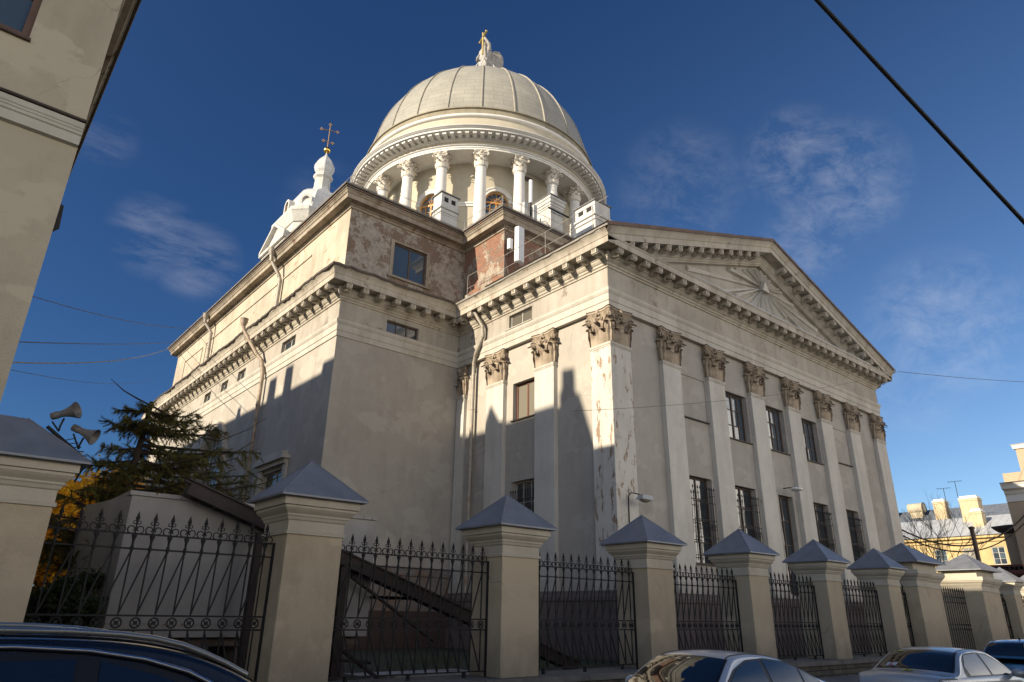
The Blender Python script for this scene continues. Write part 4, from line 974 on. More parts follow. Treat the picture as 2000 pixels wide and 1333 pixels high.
# roof railings
def railing(pts, z, h=1.15, step=3.5, inset=.45, posts=None):
    mb = MB(); P = [Vector((*p, 0)) for p in pts]
    for a, b in zip(P[:-1], P[1:]):
        d = (b-a).normalized(); nn = Vector((d.y,-d.x,0)); Lg = (b-a).length
        for hh in (h, h*.45): mb.tube([a+Vector((0,0,z+hh)), b+Vector((0,0,z+hh))], .016, 5)
        k = 0
        while k*step <= Lg+.01:
            q = a+d*min(Lg, k*step); mb.tube([q+Vector((0,0,z-.1)), q+Vector((0,0,z+h))], .017, 5); mb.tube([q-nn*.55+Vector((0,0,z)), q+Vector((0,0,z+h*.98))], .013, 5); k += 1
    return mb.build('roof_railing', metal('grey_railing_iron', (.30,.28,.25), .6), ch)
railing([(-.75,11.0), (-.75,-.9)], 19.95, 1.6, 3.6)
railing([(XB-.35,YA),(XB-.35,D1-.35)], 25.28, .9, 3.2); railing([(XB-.35,D1-.35),(-.5,D1-.35)], 25.28, .95, 3.0); railing([(-.4,D1-.6),(-.4,8.1)], 25.28, .95, 2.1); railing([(-.4,8.1),(6,8.1)], 25.28, .95, 2.0)

# rooftop aerials
def panel_aerial(x, y, z0, z1, wd, dp, label):
    t = thing('panel_antenna', label, 'antenna', (x, y, z0-.4)); mb = MB(); mb.prism([(-wd/2,-dp/2),(-wd*.36,-dp),(wd*.36,-dp),(wd/2,-dp/2),(wd/2,dp/2),(-wd/2,dp/2)], lambda p, t_: (x+p[0], y+p[1], z0+(z1-z0)*t_)); mb.build('housing', M['whitetin'], t)
    mb = MB(); mb.tube([(x+.05,y+.25,z0-.4),(x+.05,y+.25,z1-.2)], .04, 6)
    for zz in (z0+.2, z1-.3): mb.tube([(x,y,zz),(x+.05,y+.25,zz)], .03, 5)
    mb.build('mast', M['iron'], t); return t
panel_aerial(.72, 7.75, 21.75, 24.15, .62, .2, 'tall white panel antenna in front of the bare brick attic corner')
panel_aerial(.2, 8.05, 22.6, 23.3, .3, .15, 'small grey panel antenna beside the tall white one on the brick corner')
t = thing('pole_antenna', 'white tube antenna with a cluster of small boxes on the roof by the chimneys', 'antenna', (3.35,9.7,25.29))
mb = MB(); mb.tube([(3.35,9.7,28.1),(3.35,9.7,29.95)], .14, 12); mb.build('tube', M['whitetin'], t)
mb = MB(); mb.tube([(3.35,9.7,25.3),(3.35,9.7,28.1)], .06, 8); mb.tube([(3.35,9.7,25.6),(4.2,9.9,26.6)], .03, 5); mb.tube([(3.9,9.3,25.3),(3.9,9.3,26.9)], .04, 6); mb.build('mast', M['iron'], t)
for (x, y, zz, a, b) in ((2.85,9.7,26.8,.32,1.1),(3.55,9.55,26.7,.3,1.2),(3.75,9.7,25.8,.25,.6),(4.1,9.6,25.6,.3,.8)):
    mb = MB(); mb.box(x-a/2,y-.12,zz,x+a/2,y+.12,zz+b); mb.build('equipment_box', metal('grey_box', (.42,.43,.42), .5), t)
mb = MB(); mb.tube([(4.55+.34*math.cos(k*PI/10),9.5,26.7+.34*math.sin(k*PI/10)) for k in range(21)], .03, 5); mb.build('ring_bracket', M['whitetin'], t)

# ================================================================ FENCE
YF = -7.9; PWID = 1.13
fmat = plaster('cream_pier_render', (.52,.43,.295), .06, .10, (.34,.28,.20), .69, bs=.3, rough=.85, cracks=True, damp=1.5)
fcorn = plaster('cream_cornice_render', (.54,.49,.39), .05, .14, (.38,.32,.24), .68, bs=.3, rough=.8)
ftin = metal('blue_grey_tin_cap', (.21,.225,.255), .45, .25, .18, .25, 2.2)
fence = thing('fence', 'cream piers with grey metal pyramid caps and black iron panels round the church', 'fence', (-5, -7.35, 0))
mb = MB(); mb.box(-26,-8.02,GZ,43,-6.7,.31)
def stone_mat():
    m, t, b = newmat('rough_limestone_blocks'); bk = bricks(t, (.20,.175,.135), (.13,.115,.09), (.05,.045,.035), .62, .16, .016)
    n = noise(t, 2.5, 8, .7); c = mix(t, 1.0, bk.outputs['Color'], ramp(t, n, [(.3, g3(.55)), (.7, g3(1.0))]), 'MULTIPLY'); t.links.new(c, b.inputs['Base Color']); b.inputs['Roughness'].default_value = .95
    ad = N(t, 'ShaderNodeMath', operation='SUBTRACT'); t.links.new(n, ad.inputs[0]); t.links.new(bk.outputs['Fac'], ad.inputs[1]); bump(t, b, ad.outputs[0], .8, .04); return m
mb.build('stone_base', stone_mat(), fence)
mb = MB()
x = -26
while x < 43: mb.box(x,-8.1,.312,x+1.55,-6.66,.44+random.uniform(-.006,.006)); x += 1.562
mb.build('coping', ground_mat('coping_stone', (.20,.185,.16), 2.0), fence)
def pier_cap(mb, x0, y0, x1, y1, z, k=1.0):
    for (e, za, zb) in ((0,0,.10),): pass
    P = [(-.01,-.27),(.035,-.265),(.035,-.21),(.02,-.205),(.005,-.2),(.005,-.02),(.03,0),(.05,.05),(.07,.07),(.07,.10),(.13,.16),(.16,.20),(.16,.24),(.20,.25),(.20,.42)]
    path = [(x0,y1),(x0,y0),(x1,y0),(x1,y1)]
    sweep(mb, path, [(o, z+dz) for o, dz in P])
def pier_roof(mb, x0, y0, x1, y1, z, zp, ridge=0):
    e = .32; a = [(x0-e,y0-e,z),(x1+e,y0-e,z),(x1+e,y1+e,z),(x0-e,y1+e,z)]; b = [(p[0],p[1],z-.035) for p in a]
    ym = (y0+y1)/2; xm = (x0+x1)/2; r0, r1_ = (xm-ridge/2, ym, zp), (xm+ridge/2, ym, zp)
    mb.add(a+[r0,r1_], [(0,1,5,4),(1,2,5),(2,3,4,5),(3,0,4)] if ridge else [(0,1,4),(1,2,4),(2,3,4),(3,0,4)])
    mb.add(b+a, [(3,2,1,0)] + [(i,(i+1)%4,4+(i+1)%4,4+i) for i in range(4)])
    for p, q in ((a[0],r0),(a[1],r1_),(a[2],r1_),(a[3],r0)): mb.tube([p,q], .016, 5)
def pier(x0, zc=3.25, zp=4.52, y0=YF):
    mb = MB(); x1, y1 = x0+PWID, y0+PWID; mb.box(x0,y0,.44,x1,y1,zc-.01)
    o = mb.build('pier', fmat, fence); mb = MB(); pier_cap(mb, x0,y0,x1,y1,zc); mb.build('cap_moulding', fcorn, o)
    mb = MB(); pier_roof(mb, x0,y0,x1,y1,zc+.43,zp); mb.build('metal_cap', ftin, o); return o
PX = [-18.1,-12.94,-7.81,-2.80,2.2,7.3]
ZC = [3.33,3.24,3.24,3.27,3.30,3.32]
for x, zc in zip(PX, ZC): pier(x, zc, zc+1.25)
def gate_pier(blocks, roof, zc, zp, attic=True, ridge=0):
    mb = MB()
    for (x0,y0,x1,y1) in blocks: mb.box(x0,y0,.44,x1,y1,zc-.01)
    o = mb.build('gate_pier', fmat, fence); mb = MB()
    for i, (x0,y0,x1,y1) in enumerate(blocks): pier_cap(mb, x0,y0,x1,y1,zc-.004*i)
    x0,y0,x1,y1 = roof; z = zc+.42
    if attic: mb.box(x0+.04,y0+.04,zc+.3,x1-.04,y1-.04,z+.30); mb.box(x0-.02,y0-.02,z+.30,x1+.02,y1+.02,z+.36); z += .37
    mb.build('cap_moulding', fcorn, o); mb = MB(); pier_roof(mb, x0,y0,x1,y1,z,zp,ridge); mb.build('metal_cap', ftin, o)
gate_pier([(10.06,-7.95,11.3,-6.1),(11.3,-7.7,13.35,-6.3)], (10.3,-7.85,12.9,-6.2), 3.38, 5.08)
gate_pier([(17.9,-7.95,19.1,-6.1),(19.1,-7.7,21.3,-6.3)], (18.0,-7.85,20.6,-6.2), 3.42, 5.08)
gate_pier([(-26.0,-7.9,-21.85,-6.5)], (-26.0,-7.9,-21.85,-6.5), 3.42, 4.58, False, 3.0)
for x in (22.9, 28.1, 33.3, 38.5): pier(x, 3.4, 4.6)
# iron panels
def bar(mb, a, b, r=.016): mb.tube([a,b], r, 4, False, False)
yp = YF+.5
finb = MB()    # spear with its scrolls, centred on x = 0, rail top at z = 0
finb.tube([(0,0,-.16),(0,0,-.10),(0,0,-.03),(0,0,0)], [.018,.022,.045,.03], 6)
finb.tube([(0,0,0),(0,0,.16),(0,0,.21),(0,0,.25),(0,0,.37)], [.013,.013,.014,.036,.002], 6)
for s_ in (-1, 1):
    # heart-shaped scroll: up from the collar, out, over and curled in
    pts = []
    for k in range(19):
        t = k/18; a = -PI*.62 + t*PI*1.95; r = .062*(1-.62*max(0, t-.45)/.55); cx_ = .066-.012*t; pts.append((s_*(cx_+r*math.cos(a)), 0, .068+r*math.sin(a)*1.02))
    finb.tube(pts, .0115, 4)
    finb.tube([(s_*(.034+.027*math.cos(t)), 0, .185+.027*math.sin(t)) for t in [k*PI/4 for k in range(9)]], .0085, 4)
finm = finb.mesh('spearhead', M['iron'])
ringb = MB(); ringb.tube([(.075*math.cos(k*PI/10), 0, .075*math.sin(k*PI/10)) for k in range(21)], .013, 5)
for k in range(4):
    t = k*PI/2+PI/4; ringb.tube([(0,0,0),(.072*math.cos(t),0,.072*math.sin(t))], .011, 4)
ringb.tube([(0,-.02,0),(0,.02,0)], .03, 8)
ringm = ringb.mesh('ring_ornament', M['iron'])
nfin = 0
def panel(x0, x1, zt=2.86, fins=True, feet=True):
    global nfin
    n = max(2, round((x1-x0-.1)/.277)); st = (x1-x0-.1)/n; mb = MB(); zb = .56; xs = [x0+.05+st*(i+.5) for i in range(n)]
    for z in (zt, zt-.24, 1.62, 1.40, zb): mb.box(x0, yp-.012, z-.014, x1, yp+.012, z+.014)
    for xx in (x0+.02, x1-.02): mb.box(xx-.022, yp-.02, .45, xx+.022, yp+.02, zt+.02)
    for i, xx in enumerate(xs):
        bar(mb, (xx,yp,zt), (xx,yp,zt-.24)); bar(mb, (xx,yp,zt-.24), (xx,yp,1.62)); bar(mb, (xx,yp-.004,1.40), (xx,yp-.004,zb))
        if i: bar(mb, (xx,yp+.006,zt-.26), (xs[i-1],yp+.006,1.64)); bar(mb, (xs[i-1],yp+.006,1.38), (xx,yp+.006,zb+.02))
        mb.tube([(xx,yp,zt-.30),(xx,yp,zt-.24),(xx,yp,zt-.16)], [.014,.034,.016], 6)
    for u in (.15,.5,.85): mb.tube([(x0+(x1-x0)*u,yp,.40),(x0+(x1-x0)*u,yp,.56)], .045, 8)
    o = mb.build('iron_panel', M['iron'], fence)
    for xx in xs:
        if nfin < 97: place(finm, 'spearhead', o, (xx, yp, zt)); place(ringm, 'ring_ornament', o, (xx, yp, 1.51)); nfin += 1
        else: REST.append((o, xx, zt))
    return o
REST = []
ends = [(-21.85,PX[0])] + [(a+PWID,b) for a, b in zip(PX[:-1], PX[1:])] + [(PX[-1]+PWID,10.06)]
for a, b in ends: panel(a, b, 2.90 if a < -20 else 2.86)
for a in (21.3+.02, 24.03, 29.23, 34.43): panel(a, {21.32:22.9,24.03:28.1,29.23:33.3,34.43:38.5}[a])
mbr, mbs = MB(), MB()
for o, xx, zt in REST:
    mbs.add([(p[0]+xx, p[1]+yp, p[2]+zt) for p in finb.v], finb.f); mbr.add([(p[0]+xx, p[1]+yp, p[2]+1.51) for p in ringb.v], ringb.f)
mbs.build('spearhead', M['iron'], fence, kind='stuff'); mbr.build('ring_ornament', M['iron'], fence, kind='stuff')
mb = MB()    # gate leaves
for k in range(17): xx = 13.4+k*.28; bar(mb, (xx,yp+.3,.3), (xx,yp+.3,3.1), .02)
for z in (.45,1.4,1.6,2.6,2.85): mb.box(13.36,yp+.28,z-.025,17.9,yp+.32,z+.025)
for k in range(17): xx = 13.4+k*.28; mb.tube([(xx,yp+.3,3.1),(xx,yp+.3,3.16),(xx,yp+.3,3.35)], [.02,.045,.002], 5)
mb.build('iron_gate', M['iron'], fence)

# ================================================================ COURTYARD THINGS
cab = thing('site_cabin', 'whitewashed box cabin raised on blocks behind the left fence panel', 'cabin', (-18, -3.9, 0))
cmat = plaster('grey_white_cabin_paint', (.42,.40,.37), .05, .16, (.20,.13,.09), .68)
mb = MB(); mb.hexa([(-20.2,-4.9,1.2),(-14.6,-4.9,1.2),(-14.6,-2.4,1.2),(-20.6,-2.4,1.2),(-20.2,-4.9,3.86),(-14.6,-4.9,3.86),(-14.6,-2.4,3.86),(-20.6,-2.4,3.86)]); mb.build('body', cmat, cab)
mb = MB(); mb.box(-20.25,-4.94,3.865,-14.6,-2.4,3.95); mb.box(-20.2,-4.92,1.42,-14.6,-4.9,1.47); mb.build('rim', metal('cabin_rim', (.34,.32,.29), .6, 0, .2, .2, 3, (.16,.07,.05)), cab)
mb = MB()
for xx in (-19.6,-17.3,-15.2): mb.box(xx-.25,-4.6,-.01,xx+.25,-2.8,1.2)
mb.box(-20.1,-4.7,1.02,-14.7,-2.6,1.195); mb.build('support_block', M['plinth'], cab)
st = thing('steel_ramp', 'dark rusty steel stair beam sloping down behind the fence', 'steel stair', (-14, -5.3, 0))
rm = metal('dark_rusted_steel', (.045,.032,.027), .7, .1, .4, .3, 3)
mb = MB()
for yy in (-5.35,-5.05):
    a, b = Vector((-19.3,yy,3.95)), Vector((-8.0,yy,.22)); e = Vector((.10,0,.30)); q = Vector((0,.06,0)); mb.hexa([a,b,b+q,a+q,a+e,b+e,b+q+e,a+q+e])
    a2 = a+Vector((0,-.05,.28)); b2 = b+Vector((0,-.05,.28)); mb.hexa([a2,b2,b2+q*2.2,a2+q*2.2,a2+Vector((0,0,.04)),b2+Vector((0,0,.04)),b2+q*2.2+Vector((0,0,.04)),a2+q*2.2+Vector((0,0,.04))])
mb.build('stringer', rm, st)
for k in range(22): mb = MB(); t = k/22; mb.box(-19.2+11.2*t,-5.29,3.9-3.7*t,-18.95+11.2*t,-5.05,3.94-3.7*t); mb.build('tread', rm, st)
for xx, zz in ((-15.55,2.7),(-17.6,3.3)): mb = MB(); mb.box(xx-.09,-5.34,0,xx+.09,-5.16,zz); mb.build('post', rm, st)
mb = MB()
mb.tube([(-16.9,-5.2,1.9),(-14.2,-5.2,.2)], .06, 4); mb.tube([(-15.5,-5.2,2.6),(-16.9,-5.2,.8)], .07, 4); mb.tube([(-15.3,-5.2,2.5),(-12.9,-5.2,1.1)], .05, 4); mb.tube([(-17.4,-5.2,.9),(-14.6,-5.2,.65)], .05, 4)
mb.build('brace', rm, st)
mb = MB(); mb.box(-13.6,-3.2,.0,-9.9,-2.0,.18); mb.box(-13.5,-3.21,.03,-10.0,-3.2,.16)
single(mb, 'concrete_slab', plaster('whitewashed_slab', (.45,.43,.40), .1, .3, (.12,.10,.08), .55, ns=3), 'long whitewashed concrete slab lying in the grass behind the fence', 'slab')
mb = MB()
for k in range(5): mb.hexa([(-17.2+.05*k,-6.3+.22*k,.02+.05*k),(-13.0,-6.35+.2*k,.02+.05*k),(-13.0,-6.2+.2*k,.02+.05*k),(-17.2,-6.15+.22*k,.02+.05*k),(-17.2+.05*k,-6.3+.22*k,.06+.05*k),(-13.0,-6.35+.2*k,.06+.05*k),(-13.0,-6.2+.2*k,.06+.05*k),(-17.2,-6.15+.22*k,.06+.05*k)])
single(mb, 'plank_pile', metal('rusty_boards', (.11,.05,.03), .8, 0, .4, .3, 3), 'pile of rusty brown boards lying at the foot of the fence', 'boards')
# grass in the yard
gm = MB(); rg = random.Random(3)
for k in range(9000):
    x, y = rg.uniform(-21,10), rg.uniform(-6.6,5); 
    if rg.random() > .5+.5*math.sin(x*1.3+2)*math.cos(y*1.1): continue
    a = rg.uniform(0,PI); h = rg.uniform(.06,.24); wd = .018; dx, dy = math.cos(a)*wd, math.sin(a)*wd; lx, ly = rg.uniform(-.08,.08), rg.uniform(-.08,.08)
    gm.add([(x-dx,y-dy,-.01),(x+dx,y+dy,-.01),(x+lx,y+ly,h)], [(0,1,2)])
def leafmat(name, c1, c2, trans=.25, ns=1.2):
    m, t, b = newmat(name); n = noise(t, ns, 4, .7); c = mix(t, ramp(t, n, [(.35, g3(0)), (.65, g3(1))]), c1, c2)
    t.links.new(c, b.inputs['Base Color']); b.inputs['Roughness'].default_value = .75; b.inputs['Specular IOR Level'].default_value = .2
    tr = N(t, 'ShaderNodeBsdfTranslucent'); t.links.new(c, tr.inputs['Color']); ms = N(t, 'ShaderNodeMixShader'); ms.inputs[0].default_value = trans
    o = t.nodes['Material Output']; t.links.new(b.outputs[0], ms.inputs[1]); t.links.new(tr.outputs[0], ms.inputs[2]); t.links.new(ms.outputs[0], o.inputs['Surface']); return m
tag(gm.build('grass', leafmat('grass', (.05,.08,.02), (.09,.12,.03))), 'short green grass growing in tufts over the church yard', 'grass', kind='stuff')

# wall lamps
def wall_lamp(x, z, label):
    t = thing('wall_lamp', label, 'lamp', (x, -.26, z)); gm_ = metal('grey_lamp_tin', (.36,.38,.38), .45, 0, .15, .2, 4, (.25,.14,.08))
    mb = MB(); mb.tube([(x,-.02,z-1.6),(x,-.05,z+.02),(x,-.2,z+.14),(x+.1,-.4,z+.10),(x+.3,-.62,z)], .028, 6); mb.tube([(x+.12*math.cos(k*PI/6),-.12,z+.2+.1*math.sin(k*PI/6)) for k in range(10)], .012, 5); mb.build('bracket', M['iron'], t)
    mb = MB(); mb.hexa([(x-.1,-.95,z-.2),(x+.65,-.95,z-.2),(x+.65,-.55,z-.2),(x-.1,-.55,z-.2),(x,-.9,z),(x+.6,-.9,z),(x+.6,-.6,z),(x,-.6,z)]); mb.build('housing', gm_, t)
    mb = MB(); mb.sphere((x+.28,-.75,z-.2), .3, 12, 6, (1.15,.6,.42)); mb.build('diffuser', M['glass_pale'], t)
wall_lamp(.75, 6.75, 'grey street lamp on a curved bracket on the corner pilaster')
t = thing('wall_lamp', 'pale oval lamp over the middle doorway between the facade pilasters', 'lamp', (15.0, -.26, 8.75))
mb = MB(); mb.sphere((15.0,-.55,8.72), .42, 14, 8, (1.1,.75,.28)); mb.build('diffuser', M['whitetin'], t)
mb = MB(); mb.tube([(15.0,.26,8.86),(15.0,-.5,8.84)], .03, 6); mb.build('bracket', M['iron'], t)

# loudspeakers
hm = metal('grey_horn_tin', (.17,.16,.15), .5, .1, .12, .1, 3)
def horn(c, d, label, sc_=1.0):
    c = Vector(c); d = Vector(d).normalized(); t = thing('loudspeaker', label, 'loudspeaker', tuple(c)); mb = MB()
    mb.tube([c-d*.28*sc_, c-d*.26*sc_, c-d*.12*sc_, c-d*.06*sc_], [.03,.085*sc_,.09*sc_,.07*sc_], 16)
    mb.tube([c-d*.06*sc_, c+d*.06*sc_, c+d*.16*sc_, c+d*.26*sc_, c+d*.30*sc_, c+d*.315*sc_], [.075*sc_,.095*sc_,.13*sc_,.175*sc_,.20*sc_,.205*sc_], 20, False)
    mb.tube([c+d*.315*sc_, c+d*.26*sc_, c+d*.02*sc_], [.195*sc_,.165*sc_,.03], 20, False); mb.build('horn', hm, t)
    mb = MB(); mb.tube([c+d*.05*sc_+Vector((0,0,-.09)), c+Vector((0,0,-.22)), c+Vector((0,0,-.3))], .016, 6); mb.tube([c+Vector((0,0,-.3)), c-d*.15+Vector((0,0,-.1))], .014, 6); mb.build('bracket', M['iron'], t)
horn((-21.98,-7.35,4.72), (.72,-.55,.28), 'upper horn loudspeaker on the left gate pier, pointing up to the right', .70)
horn((-21.62,-7.2,4.50), (.80,-.45,-.38), 'lower horn loudspeaker on the left gate pier, pointing down to the right', .70)
mb = MB(); a, b = Vector((-22.15,-7.3,4.48)), Vector((-21.45,-7.2,4.02)); mb.tube([a,b], .035, 4); mb.tube([a+Vector((.1,.0,-.1)), a+Vector((.35,0,-.6))], .02, 4); mb.tube([b,b+Vector((-.1,.1,-.35))], .02, 4)
for k in range(5): mb.tube([a.lerp(b,.4+.1*k), a.lerp(b,.55+.08*k)+Vector((.06,0,.14-.03*k))], .01, 4)
single(mb, 'speaker_mount', M['iron'], 'black angle bar on the pier cap carrying the two loudspeakers', 'bracket')

# ================================================================ LEFT STREET BUILDING
lb = thing('corner_house', 'beige plastered house with a white string course close on the left', 'building', (-30, 8, 0))
lm = plaster('beige_house_render', (.43,.385,.29), .07, .10, (.30,.26,.20), .70, bs=.3, cracks=True)
lwh = plaster('cream_string_render', (.50,.48,.41), .05, .1, None, bs=.1)
FL = Fr((0,-6,0), (1,0,0), (0,-1,0)); FR = Fr((-22.8,0,0), (0,1,0), (1,0,0)); LZ = 17.1
mb = MB(); FL.wall(mb, -38, -22.8, 0, LZ, [(-26.2,-24.12,12.45,14.6),(-29.6,-27.6,12.45,14.6)], .3)
FR.wall(mb, -6, 9.5, 0, LZ); mb.add([(-38,-6,0),(-38,9.5,0),(-38,9.5,LZ),(-38,-6,LZ)], [(0,1,2,3)]); mb.add([(-38,9.5,0),(-22.8,9.5,0),(-22.8,9.5,LZ),(-38,9.5,LZ)], [(0,1,2,3)]); mb.build('wall', lm, lb)
mb = MB(); sweep(mb, [(-38,-6),(-22.8,-6)], [(-.01,10.43),(.10,10.45),(.10,10.66),(.13,10.68),(.13,10.74),(.15,10.76),(.15,10.80),(.17,10.82),(.17,10.94),(-.01,10.96)], False); mb.build('string_course', lwh, lb)
mb = MB(); sweep(mb, [(-38,-6),(-22.79,-6)], [(-.01,10.965),(.20,10.965),(.22,10.99),(.20,11.02),(-.01,11.08)], False); mb.build('tin_flashing', M['dark'], lb)
mb = MB(); LP = [(-38,9.5),(-38,-6),(-22.8,-6),(-22.8,9.5)]; sweep(mb, LP, [(-.01,LZ-.6),(.06,LZ-.58),(.06,LZ-.4),(.14,LZ-.34),(.16,LZ-.2),(.34,LZ-.16),(.36,LZ),(.42,LZ+.03)]); mb.build('eaves_moulding', plaster('worn_eaves', (.42,.38,.31), .15, .3, (.12,.09,.07), .55), lb)
mb = MB(); sweep(mb, LP, [(.2,LZ+.035),(.50,LZ+.035),(.52,LZ+.12),(.2,LZ+.16),(-2.5,LZ+1.3),(-5,LZ+1.6)]); mb.build('roof', M['dark'], lb)
for a in (-26.2,-29.6):
    w_ = FL.window(lb, (a,a+2.08,12.45,14.6), .12, metal('red_brown_frame', (.10,.055,.035), .5), M['glass_sky'], 2, 2, fw=.14, bar=.07)
    mb = MB(); FL.box(mb, a-.02,a+2.12,-.1,.08,12.39,12.45); mb.build('sill', M['brownwood'], w_)
# fittings on its side wall
mb = MB(); FR.box(mb, 1.5,2.4,.0,.20,12.0,12.25); FR.box(mb, 1.6,2.3,0,.13,11.6,12.0); FR.box(mb, .6,1.4,0,.16,10.2,10.4); FR.box(mb, .7,1.3,0,.1,9.9,10.2); mb.build('window_hood', lwh, lb)
mb = MB(); mb.tube([(-22.72,2.4,13.4),(-22.5,2.5,13.3),(-22.45,2.6,12.6),(-22.62,2.6,12.3)], [.05,.12,.12,.03], 8); mb.build('lamp', M['iron'], lb)

# opposite houses to the west, out of the picture: they throw the shadow edge on the church
ob = thing('tall_house', 'tall row house across the side street with chimneys', 'building', (-52, 30, 0)); SX = -45.0
def shp(y, z, x): return (y + .07*(x-SX), z + .37*(x-SX))
P = []
for (y, z) in ((-23,10.0),(-3.5,10.0),(-3.4,8.75),(-.24,8.75),(1.35,9.1),(2.4,12.1),(2.72,12.3)): P.append(shp(y,z,0))
for (y, z) in ((2.76,13.6),(3.66,13.7),(3.7,12.6),(3.86,12.5),(3.88,11.75),(8.4,11.75),(9.25,12.9),(9.9,11.6),(13.6,11.7)): P.append(shp(y,z,0))
for (y, z) in ((14.0,14.2),(18.4,14.2),(18.45,15.8),(19.6,15.9),(19.65,14.2),(20.9,14.2),(20.95,15.65),(22.1,15.65),(22.2,14.2),(26.9,14.3),(27.0,14.95),(27.6,14.95),(27.7,14.3),(60,14.3)): P.append(shp(y,z,XB))
PP = []
for p in P:
    if PP and p[0] <= PP[-1][0]: p = (PP[-1][0]+.02, p[1])
    PP.append(p)
mb = MB(); poly = [(PP[0][0],0)] + PP + [(PP[-1][0],0)]
n = len(poly); vs = [(SX,a,b) for a, b in poly] + [(SX-6,a,b) for a, b in poly]
for i in range(len(PP)-1):
    (a, b), (c, d) = PP[i], PP[i+1]
    mb.hexa([(SX,a,0),(SX,c,0),(SX-6,c,0),(SX-6,a,0),(SX,a,b),(SX,c,d),(SX-6,c,d-5),(SX-6,a,b-5)])
mb.build('wall', M['drum'], ob)

# house row behind the photographer, reflected in the car windows
hb = thing('near_house', 'long low green and cream house along the near pavement', 'building', (0, -37, 0)); FN = Fr((0,-31,0), (1,0,0), (0,1,0))
mb = MB(); opn = []
for k in range(24):
    for z in (2.2,): opn.append((-40+k*4.2+1.2, -40+k*4.2+2.8, z, z+2.4))
FN.wall(mb, -42, 62, 0, 6.0, opn, .25); mb.box(-42,-42,0,62,-31.3,5.9); mb.build('wall', plaster('green_cream_render', (.50,.46,.30), .05, .1), hb)
mb = MB()
for a, b, c, d in opn:
    FN.box(mb, a-.25,b+.25,0,.14,d+.15,d+.4); FN.box(mb, a-.15,b+.15,0,.2,c-.15,c-.02)
for z in (5.3,): FN.box(mb, -42,62,0,.3,z,z+.3)
FN.box(mb, -42,62,0,.6,6.0,6.4); mb.build('trim', M['white'], hb)
mb = MB()
for a, b, c, d in opn: FN.box(mb, a,b,-.3,-.2,c,d)
mb.build('glazing', M['glass'], hb, kind='stuff')

# ================================================================ BUILDINGS AT THE END OF THE STREET
yb = thing('yellow_house', 'sunlit yellow house with a grey sheet roof beyond the gate', 'building', (118, 20, 0)); YX = 112
FY = Fr((YX,0,0), (0,1,0), (-1,0,0)); ym = plaster('yellow_render', (.52,.39,.19), .08, .12, (.40,.20,.09), .66)
wy = [(y, y+1.9, 10.4, 13.2) for y in (9.0,13.0,16.4,20.6,25.0,29.4,33.8)]
mb = MB(); FY.wall(mb, -10, 70, 0, 14.9, wy+[(a,b,3,6) for a, b, c, d in wy], .3); mb.build('wall', ym, yb)
mb = MB(); FY.box(mb, -10,70,0,.25,14.1,14.3); FY.box(mb, -10,70,0,.6,14.7,15.1); mb.build('eaves', plaster('yellow_eaves', (.55,.42,.20), .08, .2), yb)
for i, o_ in enumerate(wy): FY.window(yb, o_, .2, M['greywood'], M['glass_pale'] if i % 2 else M['glass'], 2, 3, fw=.12)
mb = MB(); mb.add([(YX-.9,-10,15.12),(YX-.9,70,15.12),(YX+8.5,70,19.2),(YX+8.5,-10,19.2)], [(0,1,2,3)]); mb.add([(YX+8.5,-10,19.2),(YX+8.5,70,19.2),(YX+18,70,15),(YX+18,-10,15)], [(0,1,2,3)])
for k in range(70): 
    y = -10+k*1.15; a, b = Vector((YX-.9,y,15.14)), Vector((YX+8.5,y+.0,19.22)); mb.tube([a,b], .04, 4)
mb.build('roof', metal('pale_sheet_roof', (.46,.48,.50), .45, .1, .15, .1, .5), yb)
def brick_chim(x, y, z, a, b, h):
    mb = MB(); mb.box(x,y,z,x+a,y+b,z+h); mb.box(x-.1,y-.1,z+h-.4,x+a+.1,y+b+.1,z+h-.25); o = mb.build('chimney', plaster('cream_chimney', (.55,.44,.28), .1, .2), yb)
    mb = MB(); mb.box(x-.12,y-.12,z+h,x+a+.12,y+b+.12,z+h+.14); mb.box(x+.1,y+.1,z+h+.14,x+a-.1,y+b-.1,z+h+.5); mb.build('chimney_cap', M['white'], o)
brick_chim(118,20.4,17.5,2.2,2.9,4.6); brick_chim(115,19.4,16.4,1.8,1.6,3.0); brick_chim(122,27.0,17.6,2.0,2.0,5.0)
rb_ = thing('rear_house', 'darker grey roof ridge of the house behind the yellow one', 'building', (135, 30, 0))
mb = MB(); mb.add([(126,5,17),(126,80,17),(135,80,23.0),(135,5,23.0)], [(0,1,2,3)]); mb.add([(135,5,23.0),(135,80,23.0),(144,80,17),(144,5,17)], [(0,1,2,3)]); mb.build('roof', metal('blue_grey_roof', (.14,.16,.19), .5, .1, .3), rb_)
mb = MB(); mb.box(127,5,0,143,80,17); mb.build('wall', ym, rb_)
for (y, a) in ((41.5,3.3),(35.8,2.9)):
    t = thing('ventilation_drum', 'pale round ventilation drum at the far left end of the roof ridge' if y > 40 else 'pale round ventilation drum, second from the left on the roof ridge', 'vent', (132.5, y, 21.5), 'ventilation drums on the far roof')
    mb = MB(); mb.tube([(132.5,y+a/2,23.2),(132.5,y-a/2,23.2)], 1.0, 20); mb.box(132.0,y-a/2+.3,21.2,133.0,y+a/2-.3,22.4); mb.build('drum', plaster('cream_drum', (.50,.43,.31), .1, .2), t)
    mb = MB(); mb.tube([(132.5+1.05*math.cos(k*PI/10),y-a/2-.02,23.2+1.05*math.sin(k*PI/10)) for k in range(21)], .08, 5)
    mb.build('ring', M['iron'], t)
